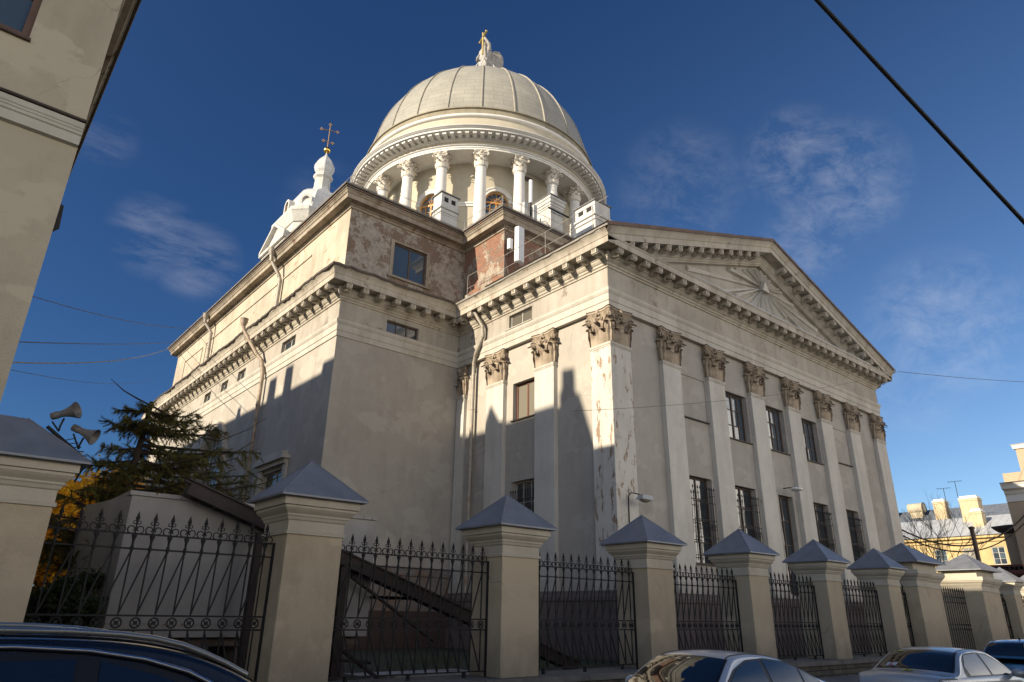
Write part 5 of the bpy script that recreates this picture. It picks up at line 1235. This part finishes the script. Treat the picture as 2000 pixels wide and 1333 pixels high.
def aerial(x, y, z, h, label):
    mb = MB(); mb.tube([(x,y,z),(x,y,z+h)], .05, 5); mb.tube([(x,y-1.2,z+h),(x,y+1.2,z+h+.1)], .035, 4)
    for k in range(5): mb.tube([(x-.5,y-1+.5*k,z+h),(x+.5,y-1+.5*k,z+h)], .03, 4)
    single(mb, 'television_aerial', M['iron'], label, 'aerial')
aerial(120,26.0,18.4,6.2,'thin television aerial left of the twin chimney'); aerial(120,23.9,18.4,7.2,'taller television aerial right beside the twin chimney')

FARS = 1.5
for o in list(COL.objects):
    if o.parent is None and o.name.split('.')[0] in ('yellow_house','rear_house','ventilation_drum','television_aerial'):
        o.location = (o.location.x*FARS+11.7, o.location.y*FARS+10.35, o.location.z*FARS-.87); o.scale = (FARS, FARS, FARS)

rh = thing('corner_block', 'beige block with a white cornice half in sun at the right edge', 'building', (58, -5, 0)); RX = 50.0
FX = Fr((RX,0,0), (0,1,0), (-1,0,0)); rm_ = plaster('pinkish_beige_render', (.46,.36,.25), .05, .08, None, bs=.15)
mb = MB(); mb.box(RX,-16.5,0,66,-1.6,12.4); mb.box(RX+.4,-16.0,13.5,65,-3.1,16.5); mb.box(RX+.2,-16.2,13.2,65.5,-1.7,14.2); mb.build('wall', rm_, rh)
mb = MB(); sweep(mb, [(RX,-1.6),(RX,-16.5),(66,-16.5),(66,-1.6)], [(0,11.6),(.12,11.65),(.12,12.2),(.25,12.35),(.3,12.6),(.75,12.7),(.8,12.95),(.95,13.15),(-.5,13.25)], False); sweep(mb, [(65,-3.1),(RX+.4,-3.1),(RX+.4,-16.0),(65,-16.0)], [(0,16.2),(.15,16.25),(.2,16.55),(.3,16.65),(-.5,16.7)]); mb.build('cornice', M['white'], rh)
mb = MB(); sweep(mb, [(RX,-1.6),(RX,-16.5),(66,-16.5),(66,-1.6)], [(.5,13.23),(1.0,13.17),(1.02,13.23),(-.2,13.4)], False); mb.build('roof_edge', M['dark'], rh)
lo = MB(); lo.box(RX+2,-1.59,0,RX+12,-.2,9.6); lo.build('lower_wing', rm_, rh)
lo = MB(); sweep(lo, [(RX+12,-.2),(RX+2,-.2),(RX+2,-1.59),(RX+12,-1.59)], [(0,9.2),(.3,9.3),(.6,9.6),(.7,9.8),(-.3,10.0)]); lo.build('wing_eaves', M['dark'], rh)
mb = MB(); mb.tube([(RX-.1,-3.2,10.0),(RX-.15,-3.6,11.2),(RX-.2,-3.0,10.4),(RX-.2,-4.0,6.6),(RX-.1,-3.3,6.3)], .05, 5); mb.build('cable_loop', M['iron'], rh)
cn = thing('canopy', 'dark red flat canopy roof beyond the gate piers', 'canopy', (44, -3, 0))
mb = MB(); mb.box(41,-5.5,5.2,49.5,1.5,5.45); mb.box(41,-5.5,5.7,49.5,1.5,5.85); mb.build('roof', metal('dark_red_tin', (.09,.025,.022), .6), cn)
for y in (-5.3,-2,1.3): mb = MB(); mb.box(41.1,y-.06,0,41.25,y+.06,5.2); mb.build('post', M['iron'], cn)
mb = MB()
for k in range(24): mb.box(41,-5.5+k*.3,5.45,41.05,-5.35+k*.3,5.7)
mb.build('fretwork', M['iron'], cn)
for (x, y, h, lab) in ((30,1.6,9.2,'dark iron post left of the bare tree, beyond the gate'), (38,-2.0,8.3,'dark iron post in front of the yellow house at the right')):
    mb = MB(); mb.tube([(x,y,0),(x,y,h)], .16, 8); mb.tube([(x,y,h),(x,y,h+.15),(x,y,h+.2)], [.22,.22,.05], 8); single(mb, 'iron_post', M['brownwood'], lab, 'post')
def cable(a, b, sag, r, label, mat=None, name='cable'):
    a, b = Vector(a), Vector(b); mb = MB(); mb.tube([a.lerp(b, k/24)-Vector((0,0,sag*4*(k/24)*(1-k/24))) for k in range(25)], r, 6, True)
    return single(mb, name, mat or M['iron'], label, 'cable')
cable((30,1.6,9.0),(50,-3.0,10.8), 2.6, .06, 'sagging black cable between the post and the beige corner block'); cable((30,1.6,8.6),(50,-3.2,10.5), 2.7, .05, 'lower of the two black cables sagging in front of the bare tree')

# ================================================================ WIRES OVERHEAD
def ray(px, py):
    X, Y = (px-1000)/1337.75, -(py-666.5)/1337.75; return X*r_+Y*u_+f_
A0 = CAM+ray(1560,-42)*9.5; B0 = CAM+ray(2060,494)*10.5
d_ = (B0-A0); cable(A0-d_*.9, B0+d_*1.4, .06, .030, 'thick black cable crossing the upper right sky')
thin = metal('thin_wire', (.05,.05,.055), .6)
def atx(px, py, X): d = ray(px, py); return CAM+d*((X-CAM.x)/d.x)
cable(atx(60,578,-22.1), (-9.25,42.1,25.25), .35, .020, 'uppermost thin wire from the left house to the church roof', thin, 'wire')
cable(atx(33,668,-22.3), (-9.25,46.4,25.2), .15, .020, 'middle thin wire running level to the church roof', thin, 'wire')
cable(atx(20,708,-22.4), (-9.25,47.6,24.9), .5, .024, 'pale twisted wire curving up to the church eaves', metal('pale_wire', (.22,.20,.17), .6), 'wire')
cable(atx(18,722,-22.4), (-9.25,50.5,22.5), .5, .010, 'faint lowest wire in the left sky', thin, 'wire')
cable((-4,-1.2,9.55), (31.98,-1.3,19.75), .5, .009, 'thin wire strung across the pilasters of the facade', thin, 'wire')
cable((31.98,-1.3,19.75), (60,-10,22.9), .3, .018, 'thin wire leaving the right corner of the pediment', thin, 'wire')

# ================================================================ TREES
bark = metal('dark_bark', (.03,.022,.017), .95, 0, .4, .8, 4)
def spruce(loc):
    rg = random.Random(11); x0, y0, z0 = loc
    t = thing('spruce', 'ragged dark spruce with drooping branches behind the left fence panel', 'tree', loc)
    H = 6.75; top = Vector((x0+.35, y0+.3, H)); base = Vector((x0-.15, y0, -.05))
    mb = MB(); pts = [base, base.lerp(top,.3)+Vector((-.03,0,0)), base.lerp(top,.6)+Vector((.04,0,0)), top]; mb.tube(pts, [.19,.15,.11,.05], 9); mb.build('trunk', bark, t)
    br = MB(); nd = MB(); nd2 = MB()
    def needles(p, d, n, w_, target):
        for _ in range(n):
            v = Vector((rg.gauss(0,1), rg.gauss(0,1), rg.gauss(0,1)-.35)).normalized(); l_ = rg.uniform(.05,.12); e = v.cross(d); e = e.normalized()*w_ if e.length > .01 else Vector((w_,0,0))
            q = (v*.8 + d*.8).normalized()*l_; target.add([p-e, p+e, p+q+e*.3, p+q-e*.3], [(0,1,2,3)])
    def branch(a, d, Lg, th, droop, bare=.1):
        pts = []; n = 9
        for k in range(n+1):
            s_ = k/n; pts.append(a + d*Lg*s_ + Vector((0,0,-droop*math.sin(s_*PI*.5)*Lg*(1-.35*s_))) + Vector((rg.uniform(-.03,.03), rg.uniform(-.03,.03), rg.uniform(-.02,.02)))*s_)
        br.tube(pts, [th*(1-.85*k/n)+.004 for k in range(n+1)], 5)
        for k in range(n):
            if k/n < bare: continue
            for j in range(6):
                s_ = rg.random(); p = pts[k].lerp(pts[k+1], s_); side = Vector((-d.y, d.x, 0))*rg.choice((-1,1)); td = (d*rg.uniform(.2,.8) + side*rg.uniform(.4,1) + Vector((0,0,rg.uniform(-1.3,.45)))).normalized()
                tl = rg.uniform(.18,.75)*(1-.5*k/n)*(Lg/2.2)**.5
                q = p+td*tl; br.tube([p, p.lerp(q,.5)+Vector((0,0,-.02)), q], [.008,.006,.003], 3, False)
                m_ = int(tl/.022)
                tgt = nd if rg.random() < .7 else nd2
                if rg.random() < .45: continue
                for i in range(m_): needles(p.lerp(q, (i+.5)/m_), td, 4, .006, tgt)
            for i in range(5): needles(pts[k].lerp(pts[k+1], i/5), d, 3, .006, nd)
    rgt = Vector((1.0,.25,0)).normalized()
    for k in range(88):
        s_ = rg.uniform(.22,.965); a = base.lerp(top, s_); 
        ang = rg.uniform(0, 2*PI); Lg = (.55+2.2*(1-s_)**.7)*rg.uniform(.45,1.1)
        if math.cos(ang) > .2: Lg *= 1.75
        d = Vector((math.cos(ang), math.sin(ang), rg.uniform(-.1,.40))).normalized()
        if s_ < .42 and math.cos(ang) > -.1 and math.sin(ang) < .3: continue
        branch(a, d, Lg, .035, rg.uniform(.05,.38))
    for (s_, lg, up, dr) in ((.55,5.0,.20,.10),(.50,5.3,.13,.06),(.60,4.9,.22,.12),(.66,4.4,.30,.14),(.72,4.2,.26,.10),(.53,4.8,.30,.16),(.47,4.9,.24,.12),(.90,2.3,.30,.25),(.83,3.2,.12,.05),(.80,3.4,.28,.10),(.70,3.6,.22,.12),(.66,3.9,.10,-.02),(.60,4.2,.12,.0),(.56,4.3,.05,.02),(.5,4.2,.08,.05),(.45,4.4,.06,.02),(.62,3.4,.30,.05),(.74,3.0,.05,.2),(.78,2.7,.2,.22),(.68,2.6,.3,.2),(.58,3.0,.2,.15),(.52,3.4,.22,.12),(.48,3.8,.16,.1),(.64,4.6,.16,.06),(.42,4.0,.2,.08),(.86,1.9,.1,.3)):
        branch(base.lerp(top, s_), (rgt+Vector((0,rg.uniform(-.25,.25),up))).normalized(), lg, .045, dr, .15)
    # the two long bare twigs at the top
    a = top+Vector((0,0,-.1))
    br.tube([a, a+Vector((-.35,0,.12)), a+Vector((-.7,0,.26)), a+Vector((-1.05,.0,.50))], [.025,.022,.016,.006], 5); br.tube([a, a+Vector((.5,.1,-.15)), a+Vector((1.0,.15,-.55)), a+Vector((1.9,.2,-.6)), a+Vector((2.7,.2,-.1)), a+Vector((3.1,.2,.3))], [.03,.028,.022,.016,.01,.004], 5)
    br.build('branches', bark, t)
    nd.build('needles', leafmat('spruce_needles', (.08,.09,.025), (.17,.16,.05), .35), t); nd2.build('dry_needles', leafmat('dry_needles', (.17,.10,.03), (.12,.11,.035), .3), t)
spruce((-19.85, -1.6, 0))
def leafy(loc, rad, h, n, label, name, col, trunk=.2, seed=5, lsz=.09, clumps=26, cat='tree', squash=.8, lean=(0,0)):
    rg = random.Random(seed); x0, y0, z0 = loc; t = thing(name, label, cat, loc); mb = MB(); top = Vector((x0+lean[0], y0+lean[1], h-rad*.6)); base = Vector((x0,y0,z0-.05))
    mb.tube([base, base.lerp(top,.5)+Vector((.1,0,0)), top], [trunk, trunk*.7, trunk*.25], 8)
    cl = []
    for k in range(clumps):
        v = Vector((rg.gauss(0,1), rg.gauss(0,1), rg.gauss(0,1)*squash)).normalized()*rad*rg.uniform(.35,1.0); c = top+v; cl.append((c, rad*rg.uniform(.18,.38))); mb.tube([base.lerp(top, rg.uniform(.45,1)), top.lerp(c,.6)+Vector((0,0,-.1)), c], [trunk*.25, trunk*.15, .012], 4)
    mb.build('trunk', bark, t); lf = MB()
    for k in range(n):
        c, r = cl[rg.randrange(len(cl))]; p = c+Vector((rg.gauss(0,.5), rg.gauss(0,.5), rg.gauss(0,.42)))*r
        a = Vector((rg.gauss(0,1), rg.gauss(0,1), rg.gauss(0,1))).normalized(); b = a.orthogonal().normalized(); s_ = lsz*rg.uniform(.6,1.3)
        lf.add([p-a*s_, p+b*s_*.6, p+a*s_, p-b*s_*.6], [(0,1,2,3)])
    lf.build('crown', col, t); return t
ycol = leafmat('yellow_leaves', (.80,.42,.015), (.90,.58,.04), .5, 2.5); gcol = leafmat('dark_shrub_leaves', (.03,.045,.015), (.06,.07,.025), .2)
leafy((-17.9,15,0), 2.5, 6.9, 17000, 'golden yellow autumn tree seen behind the spruce', 'autumn_tree', ycol, .2, 4, .10, 34)
leafy((-19.8,9,0), 2.3, 5.2, 20000, 'smaller golden autumn tree behind the left gate pier', 'autumn_tree', ycol, .15, 9, .09, 24)
leafy((-20.7,-4.3,0), .95, 2.0, 7000, 'dark bushy shrub just behind the leftmost iron panel', 'shrub', gcol, .08, 6, .05, 22, 'shrub')
leafy((-21.6,-1.0,0), 1.0, 2.2, 4000, 'dark loose shrub beside the left gate pier, further back', 'shrub', gcol, .08, 16, .06, 18, 'shrub')
def bare_tree(loc, H, label, seed=2):
    rg = random.Random(seed); t = thing('bare_tree', label, 'tree', loc); mb = MB(); tw = MB()
    def grow(p, d, l_, r, dep):
        q = p+d*l_; mid = p.lerp(q,.5)+Vector((rg.uniform(-1,1), rg.uniform(-1,1), 0))*l_*.06
        (mb if dep < 2 else tw).tube([p, mid, q], [r, r*.85, r*.68], 6 if dep < 2 else 3, False)
        if dep >= 6: return
        for k in range(rg.choice((2,3,3)) if dep else 5):
            v = Vector((rg.gauss(0,1), rg.gauss(0,1), rg.gauss(0,.6))).normalized(); nd_ = (d + v*rg.uniform(.4,.8) + Vector((0,0,.16))).normalized(); grow(q if rg.random() < .7 else mid, nd_, l_*rg.uniform(.62,.86), r*.64, dep+1)
    grow(Vector(loc), Vector((0,0,1)), H*.27, .12, 0); mb.build('trunk', metal('grey_bark', (.14,.12,.10), .9, 0, .3, .5), t); tw.build('twigs', bark, t)
bare_tree((62, 8.6, 0), 16, 'leafless tree with fine twigs in front of the yellow house')

# ================================================================ CARS
tyre = flat('tyre_rubber', (.02,.02,.02)); chrome = metal('chrome_trim', (.55,.56,.58), .15, 1, .05, 0); blackp = flat('black_trim', (.015,.015,.016), .4)
cglass = glassy('car_glass', (.008,.010,.012), .015, 0, 1.0)
def interp(pts, x):
    if x <= pts[0][0]: return pts[0][1]
    for (a, b), (c, d) in zip(pts[:-1], pts[1:]):
        if x <= c:
            t = (x-a)/(c-a); return b+(d-b)*t
    return pts[-1][1]
def smooth_prof(pts, n=3):   # Catmull-like smoothing
    P = pts
    for _ in range(n):
        Q = [P[0]]
        for a, b in zip(P[:-1], P[1:]): Q += [(a[0]*.75+b[0]*.25, a[1]*.75+b[1]*.25), (a[0]*.25+b[0]*.75, a[1]*.25+b[1]*.75)]
        Q.append(P[-1]); P = Q
    return P
def car(name, label, loc, rz, S, body_mat):
    """local frame: +x forward, z up. S: top profile, belt line, half widths, glass outlines"""
    t = thing(name, label, 'car', loc, 'cars parked along the street'); t.rotation_euler.z = rz
    WLp = Vector(loc)
    topP = smooth_prof(S['top']); belt = S['belt']; HW = S['hw']; L0, L1 = topP[0][0], topP[-1][0]; tum = S.get('tumble', .20)
    bowf, bowr = S.get('bowf', .16), S.get('bowr', .12); xm = (L0+L1)/2
    def ztop(x): return interp(topP, x)
    def hw(x):
        u = (x-xm)/((L1-L0)/2); return HW*(1-.16*abs(u)**5-.02*u*u)
    def warp(x, y, z):
        u = (x-xm)/((L1-L0)/2); q = (y/HW)**2
        return (x - q*(bowf*max(0,u)*1.3 - bowr*max(0,-u)*1.3), y, z)
    def yside(x, z):
        b = interp(belt, x); h = hw(x)
        if z <= b: 
            k = max(0, (b-z)/(b-.25)); return h*(1-.04*(k-.35)**2*2.2) 
        k = (z-b)/(S['roof']-b); return h*(1-.045) - tum*k - .05*k*k
    def sec(x):
        b = interp(belt, x); zt_ = ztop(x); pts = []
        for z in (.22,.35,.5,.65,b-.12,b-.03): pts.append((yside(x,z), min(z, zt_-.03)))
        pts.append((yside(x,b+.001)+.0, min(b, zt_-.02)))
        ze = max(zt_-.075, min(b, zt_-.02)); k = 6
        for j in range(1, k+1): z = min(b, zt_-.02)+(ze-min(b, zt_-.02))*j/k; pts.append((yside(x,z), z))
        ye = pts[-1][0]
        for j in range(1, 8):
            a = j/7*PI/2; pts.append((ye*(1-.10*(1-math.cos(a)))*(1-.0*j), ze+(zt_-.035-ze)*math.sin(a)))
        y1 = pts[-1][0]
        for j in range(1, 7): y = y1*(1-j/6); pts.append((y, zt_-.035*(y/y1)**2))
        return pts
    def roofpt(x, v):   # v -1..1 over the top surface
        s_ = sec(x); y1 = s_[-7][0]; y = v*y1*1.0; return (y, ztop(x)-.035*v*v)
    n = 90; vs = []; m = None
    for i in range(n+1):
        x = L0+(L1-L0)*i/n; s_ = sec(x); full = s_ + [(-y, z) for y, z in reversed(s_[:-1])]; m = len(full)
        vs += [warp(x, y, z) for y, z in full]
    mb = MB(); mb.add(vs, [(i*m+j, i*m+j+1, (i+1)*m+j+1, (i+1)*m+j) for i in range(n) for j in range(m-1)], True)
    mb.add(vs[:m], [tuple(range(m))]); mb.add(vs[-m:], [tuple(reversed(range(m)))])
    def put(mb, nm, mat, par=t, lab=None):
        o = bpy.data.objects.new(nm, mb.mesh(nm, mat)); COL.objects.link(o); o.parent = par
        if lab: o['label'] = lab
        return o
    body = put(mb, 'body', body_mat)
    def side_patch(poly, sg, off=.008, nx=22, nz=8):
        """grid between the lower and upper outline of a window"""
        mb = MB(); lo, up = poly; x0, x1 = max(lo[0][0], up[0][0]), min(lo[-1][0], up[-1][0]); vs = []
        for i in range(nx+1):
            x = x0+(x1-x0)*i/nx; a, b = interp(lo, x), interp(up, x)
            for j in range(nz+1): z = a+(b-a)*j/nz; X, Y, Z = warp(x, sg*(yside(x,z)), z); vs.append((X, Y+sg*off, Z))
        mb.add(vs, [(i*(nz+1)+j, i*(nz+1)+j+1, (i+1)*(nz+1)+j+1, (i+1)*(nz+1)+j) for i in range(nx) for j in range(nz)], True); return mb
    def edge_line(pts, sg, r, off=.014):
        mb = MB(); q = []
        for x, z in pts: X, Y, Z = warp(x, sg*yside(x,z), z); q.append((X, Y+sg*off, Z))
        mb.tube(q, r, 5); return mb
    for sg in (-1, 1):
        if 'surround' in S: put(side_patch(S['surround'], sg, .004, 40), 'window_surround', blackp)
        for wn in S['windows']: put(side_patch(wn, sg, .010), 'side_window', cglass)
        for ln in S.get('chrome', []): put(edge_line(smooth_prof(ln,1), sg, .016, .016), 'trim', chrome)
        for ln in S.get('rails', []):
            q = []; mbx = MB()
            for x, z in smooth_prof(ln, 1): q.append((x, sg*(HW-.045-S.get('tumble',.2)-.055), z))
            mbx.tube(q, .017, 8); put(mbx, 'roof_rail', metal('satin_rail', (.50,.48,.42), .25, .8, .05, 0))
    def top_patch(x0, x1, vmax, off, nx=14, nv=18, bowv=0.0, flare=.0):
        mb = MB(); vs = []
        for i in range(nx+1):
            s_ = i/nx
            for j in range(nv+1):
                v = -vmax+2*vmax*j/nv; x = x0+(x1-x0)*s_ ; vv = v*(1+flare*s_)
                y, z = roofpt(x, vv); X, Y, Z = warp(x, y, z); dx = .05; sl = (ztop(x+dx)-ztop(x-dx))/(2*dx); l_ = math.hypot(1, sl); vs.append((X-sl/l_*off, Y, Z+off/l_))
        mb.add(vs, [(i*(nv+1)+j, i*(nv+1)+j+1, (i+1)*(nv+1)+j+1, (i+1)*(nv+1)+j) for i in range(nx) for j in range(nv)], True); return mb
    for sg in (-1, 1):
        mbx = MB(); q = []
        for i in range(25):
            x = S['rear'][1]+(S['wind'][0]-S['rear'][1])*i/24; y, z = roofpt(x, .93*sg); X, Y, Z = warp(x, y, z); q.append((X, Y, Z+.001))
        mbx.tube(q, .010, 4); put(mbx, 'roof_seam', blackp)
    a, b = S['wind']; put(top_patch(a-.03, b+.03, 1.0, .004), 'windscreen_seal', blackp); ws = put(top_patch(a, b, .955, .009), 'windscreen', cglass)
    a, b = S['rear']; put(top_patch(a-.03, b+.03, 1.0, .004), 'rear_seal', blackp); rg_ = put(top_patch(a, b, .94, .009), 'rear_window', cglass)
    for x_ in S['wheels']:
        for sg in (-1, 1):
            mb = MB(); mb.tube([(x_, sg*(HW-.22), .33), (x_, sg*(HW+.005), .33)], .335, 28); w_ = put(mb, 'wheel', tyre)
            mb = MB(); mb.tube([(x_, sg*(HW-.1), .33), (x_, sg*(HW+.012), .33)], .21, 20)
            put(mb, 'rim', chrome, w_)
    if 'mirror' in S:
        mx_, mz = S['mirror']
        for sg in (-1, 1):
            mb = MB(); mb.sphere((mx_, sg*(HW+.09), mz), .11, 12, 8, (.75,1.1,.72)); mb.tube([(mx_,sg*(HW-.08),mz-.05),(mx_,sg*(HW+.06),mz-.02)], .03, 6); put(mb, 'wing_mirror', S.get('mirmat', body_mat))
    if 'ant' in S:
        x_, l_, tilt = S['ant']; mb = MB(); z_ = ztop(x_); mb.tube([(x_,0,z_-.01),(x_-tilt*l_,0,z_+l_)], [.008,.004], 5); mb.tube([(x_,0,z_-.01),(x_-.01,0,z_+.03)], .02, 6); put(mb, 'antenna', blackp)
    redl = metal('red_lamp', (.35,.02,.02), .2)
    for x_, sgn in ((L1-.04, 1), (L0+.04, -1)):
        for sg in (-1, 1): mb = MB(); mb.box(x_-.12, sg*HW*.62-.14, .62, x_+.05*(sgn), sg*HW*.62+.14, .78); put(mb, 'headlight' if sgn > 0 else 'tail_light', chrome if sgn > 0 else redl)
    return t, roofpt, warp, ztop
# dark estate car at the left, nose to the right
suvS = dict(top=[(-2.35,.7),(-2.3,1.05),(-2.12,1.5),(-1.7,1.78),(-1.1,1.80),(-.3,1.80),(.3,1.76),(.75,1.62),(1.15,1.38),(1.45,1.15),(2.0,1.07),(2.35,.92),(2.4,.6)], belt=[(-2.4,1.08),(1.4,1.02),(2.4,.85)], hw=.94, roof=1.80, tumble=.20,
    surround=([(-2.0,1.14),(1.1,1.10)], [(-2.0,1.25),(-1.75,1.66),(-1.0,1.69),(-.2,1.69),(.35,1.60),(.75,1.42),(1.1,1.16)]),
    windows=[([(-1.92,1.16),(-1.15,1.15)], [(-1.92,1.26),(-1.72,1.62),(-1.15,1.65)]), ([(-1.08,1.15),(-.12,1.14)], [(-1.08,1.65),(-.12,1.66)]), ([(.0,1.14),(1.02,1.13)], [(.0,1.65),(.35,1.56),(.72,1.38),(1.02,1.17)])],
    chrome=[[(-2.02,1.20),(-1.75,1.69),(-1.0,1.72),(-.2,1.72),(.36,1.63),(.76,1.45),(1.14,1.17)]], rails=[[(-1.75,1.72),(-1.6,1.775),(-.6,1.80),(.0,1.785),(.35,1.74),(.62,1.64),(.8,1.55)]], wind=(.55,1.38), rear=(-2.22,-1.85), wheels=(-1.45,1.5), mirror=(.92,1.16))
suv_ = car('suv', 'dark blue estate car with chrome window trim and roof rails at the left', (-22.45,-15.55,GZ), 0, suvS, paint('dark_blue_paint', (.006,.009,.018), .22, .1, .8))[0]; suv_.scale.z = .995
# white fastback, nose to the left
wS = dict(top=[(-2.2,.6),(-2.18,.9),(-2.0,1.03),(-1.55,1.10),(-1.05,1.27),(-.55,1.42),(.0,1.47),(.45,1.455),(.62,1.42),(.85,1.30),(1.2,1.10),(1.55,.95),(2.0,.83),(2.25,.68),(2.3,.45)], belt=[(-2.2,1.0),(-1.4,.98),(1.4,.93),(2.3,.68)], hw=.88, roof=1.46, tumble=.22, bowf=.22,
    surround=([(-1.52,1.0),(1.3,.97)], [(-1.52,1.03),(-1.2,1.18),(-.7,1.33),(-.2,1.385),(.3,1.37),(.7,1.27),(1.3,.99)]),
    windows=[([(-1.42,1.03),(-.98,1.02)], [(-1.42,1.06),(-1.2,1.15),(-.98,1.23)]), ([(-.92,1.02),(-.12,1.01)], [(-.92,1.25),(-.6,1.33),(-.12,1.365)]), ([(-.02,1.01),(1.1,1.0)], [(-.02,1.36),(.3,1.345),(.65,1.26),(1.1,1.04)])], wind=(.66,1.42), rear=(-1.62,-.75), wheels=(-1.3,1.35), mirror=(.75,1.02), ant=(-.55,.42,.35), front_lamp=True)
car('fastback_car', 'silver-white fastback car facing left with reflections in its windscreen', (-14.05,-14.2,GZ), PI, wS, paint('silver_white_paint', (.66,.68,.70), .35, .15, .8))
# silver saloon, nose to the right
sS = dict(top=[(-2.25,.55),(-2.22,.95),(-2.1,1.02),(-1.7,1.05),(-1.5,1.07),(-1.2,1.24),(-.95,1.37),(-.6,1.425),(-.1,1.44),(.3,1.41),(.55,1.33),(.95,1.11),(1.2,.98),(1.8,.90),(2.15,.78),(2.25,.5)], belt=[(-2.25,.98),(-1.3,.97),(1.2,.93),(2.25,.78)], hw=.86, roof=1.44, tumble=.22, bowr=.16,
    surround=([(-1.25,.98),(1.1,.96)], [(-1.25,1.05),(-1.0,1.24),(-.75,1.345),(-.2,1.365),(.3,1.33),(.7,1.16),(1.1,.97)]),
    windows=[([(-1.1,1.0),(-.16,.99)], [(-1.1,1.14),(-.78,1.32),(-.16,1.345)]), ([(-.06,.99),(.95,.98)], [(-.06,1.34),(.25,1.31),(.65,1.15),(.95,1.01)])], wind=(.42,1.12), rear=(-1.48,-.86), wheels=(-1.3,1.3), mirror=(.78,1.0))
tS, rpt, wrp, zt_ = car('saloon_car', 'silver saloon car seen from behind, yellow sticker in the top corner of its rear window', (-7.2,-14.75,GZ), R(-3), sS, paint('silver_paint', (.50,.51,.50), .34, .3, .8))
def sticker(par, pts, mat, nm):
    mb = MB(); mb.add(pts, [tuple(range(len(pts)))]); o = bpy.data.objects.new(nm, mb.mesh(nm, mat)); COL.objects.link(o); o.parent = par; return o
yel = flat('yellow_sticker', (.75,.62,.06), .5); blk = flat('black_mark', (.02,.02,.02), .6); redm = flat('red_mark', (.6,.05,.04), .6); whm = flat('white_box_card', (.7,.7,.7), .7)
def decal(par, fn, x0, x1, v0, v1, mat, nm, off=.013):
    pts = []
    for (x, v) in ((x0,v0),(x0,v1),(x1,v1),(x1,v0)):
        y, z = fn[0](x, v); X, Y, Z = fn[1](x, y, z); pts.append((X-off*.5, Y, Z+off))
    return sticker(par, pts, mat, nm)
fn = (rpt, wrp)
decal(tS, fn, -.96,-.90,.62,.80, yel, 'sticker', .014); decal(tS, fn, -1.74,-1.56,.10,-.14, yel, 'badge', .014); decal(tS, fn, -1.72,-1.58,.0,-.04, blk, 'badge_mark', .018)
decal(tS, fn, -1.44,-1.34,.42,.72, whm, 'first_aid_box', .014)
mb = MB()
y0_, z0_ = rpt(-1.39, .57); a_ = [wrp(-1.42,*rpt(-1.42,.63)), wrp(-1.42,*rpt(-1.42,.50)), wrp(-1.35,*rpt(-1.35,.565))]
mb.tube([(p[0]-.01,p[1],p[2]+.018) for p in a_+[a_[0]]], .006, 4); o = bpy.data.objects.new('red_triangle', mb.mesh('red_triangle', redm)); COL.objects.link(o); o.parent = tS
# blue hatchback further along
bS = dict(top=[(-1.95,.6),(-1.93,1.0),(-1.8,1.12),(-1.6,1.36),(-1.35,1.49),(-.9,1.53),(-.2,1.54),(.35,1.47),(.75,1.27),(1.1,1.08),(1.7,.95),(1.95,.75),(2.0,.5)], belt=[(-2,1.03),(1.2,.98),(2,.8)], hw=.85, roof=1.53, tumble=.2,
    surround=([(-1.6,1.05),(1.05,1.02)], [(-1.6,1.12),(-1.35,1.38),(-.5,1.45),(.2,1.41),(.7,1.2),(1.05,1.03)]), windows=[([(-1.5,1.08),(-.2,1.06)], [(-1.5,1.2),(-1.3,1.36),(-.2,1.43)]), ([(-.1,1.06),(.95,1.04)], [(-.1,1.43),(.2,1.39),(.95,1.07)])], wind=(.45,1.15), rear=(-1.86,-1.42), wheels=(-1.25,1.25), mirror=(.8,1.08), ant=(-1.0,.12,.6))
tB, rpb, wrb, ztb = car('hatchback_car', 'blue hatchback car with a rear spoiler and yellow sticker at the right edge', (-1.6,-14.8,GZ), 0, bS, paint('blue_paint', (.04,.20,.42), .22, .3, 1))
decal(tB, (rpb,wrb), -1.56,-1.46,-.62,-.36, yel, 'sticker', .014); decal(tB, (rpb,wrb), -1.545,-1.475,-.50,-.48, blk, 'sticker_mark', .018)
mb = MB(); mb.box(-2.06,-.55,1.14,-1.8,.55,1.19)
for y in (-.5,.5): mb.box(-1.95,y-.03,1.05,-1.86,y+.03,1.15)
o = bpy.data.objects.new('spoiler', mb.mesh('spoiler', bpy.data.materials['blue_paint'])); COL.objects.link(o); o.parent = tB

# softened arrises on masonry
for o in list(COL.objects):
    if o.type == 'MESH' and o.name.split('.')[0] in ('pier','pilaster','chimney','gate_pier'):
        m_ = o.modifiers.new('arris', 'BEVEL'); m_.width = .018; m_.segments = 2; m_.limit_method = 'ANGLE'
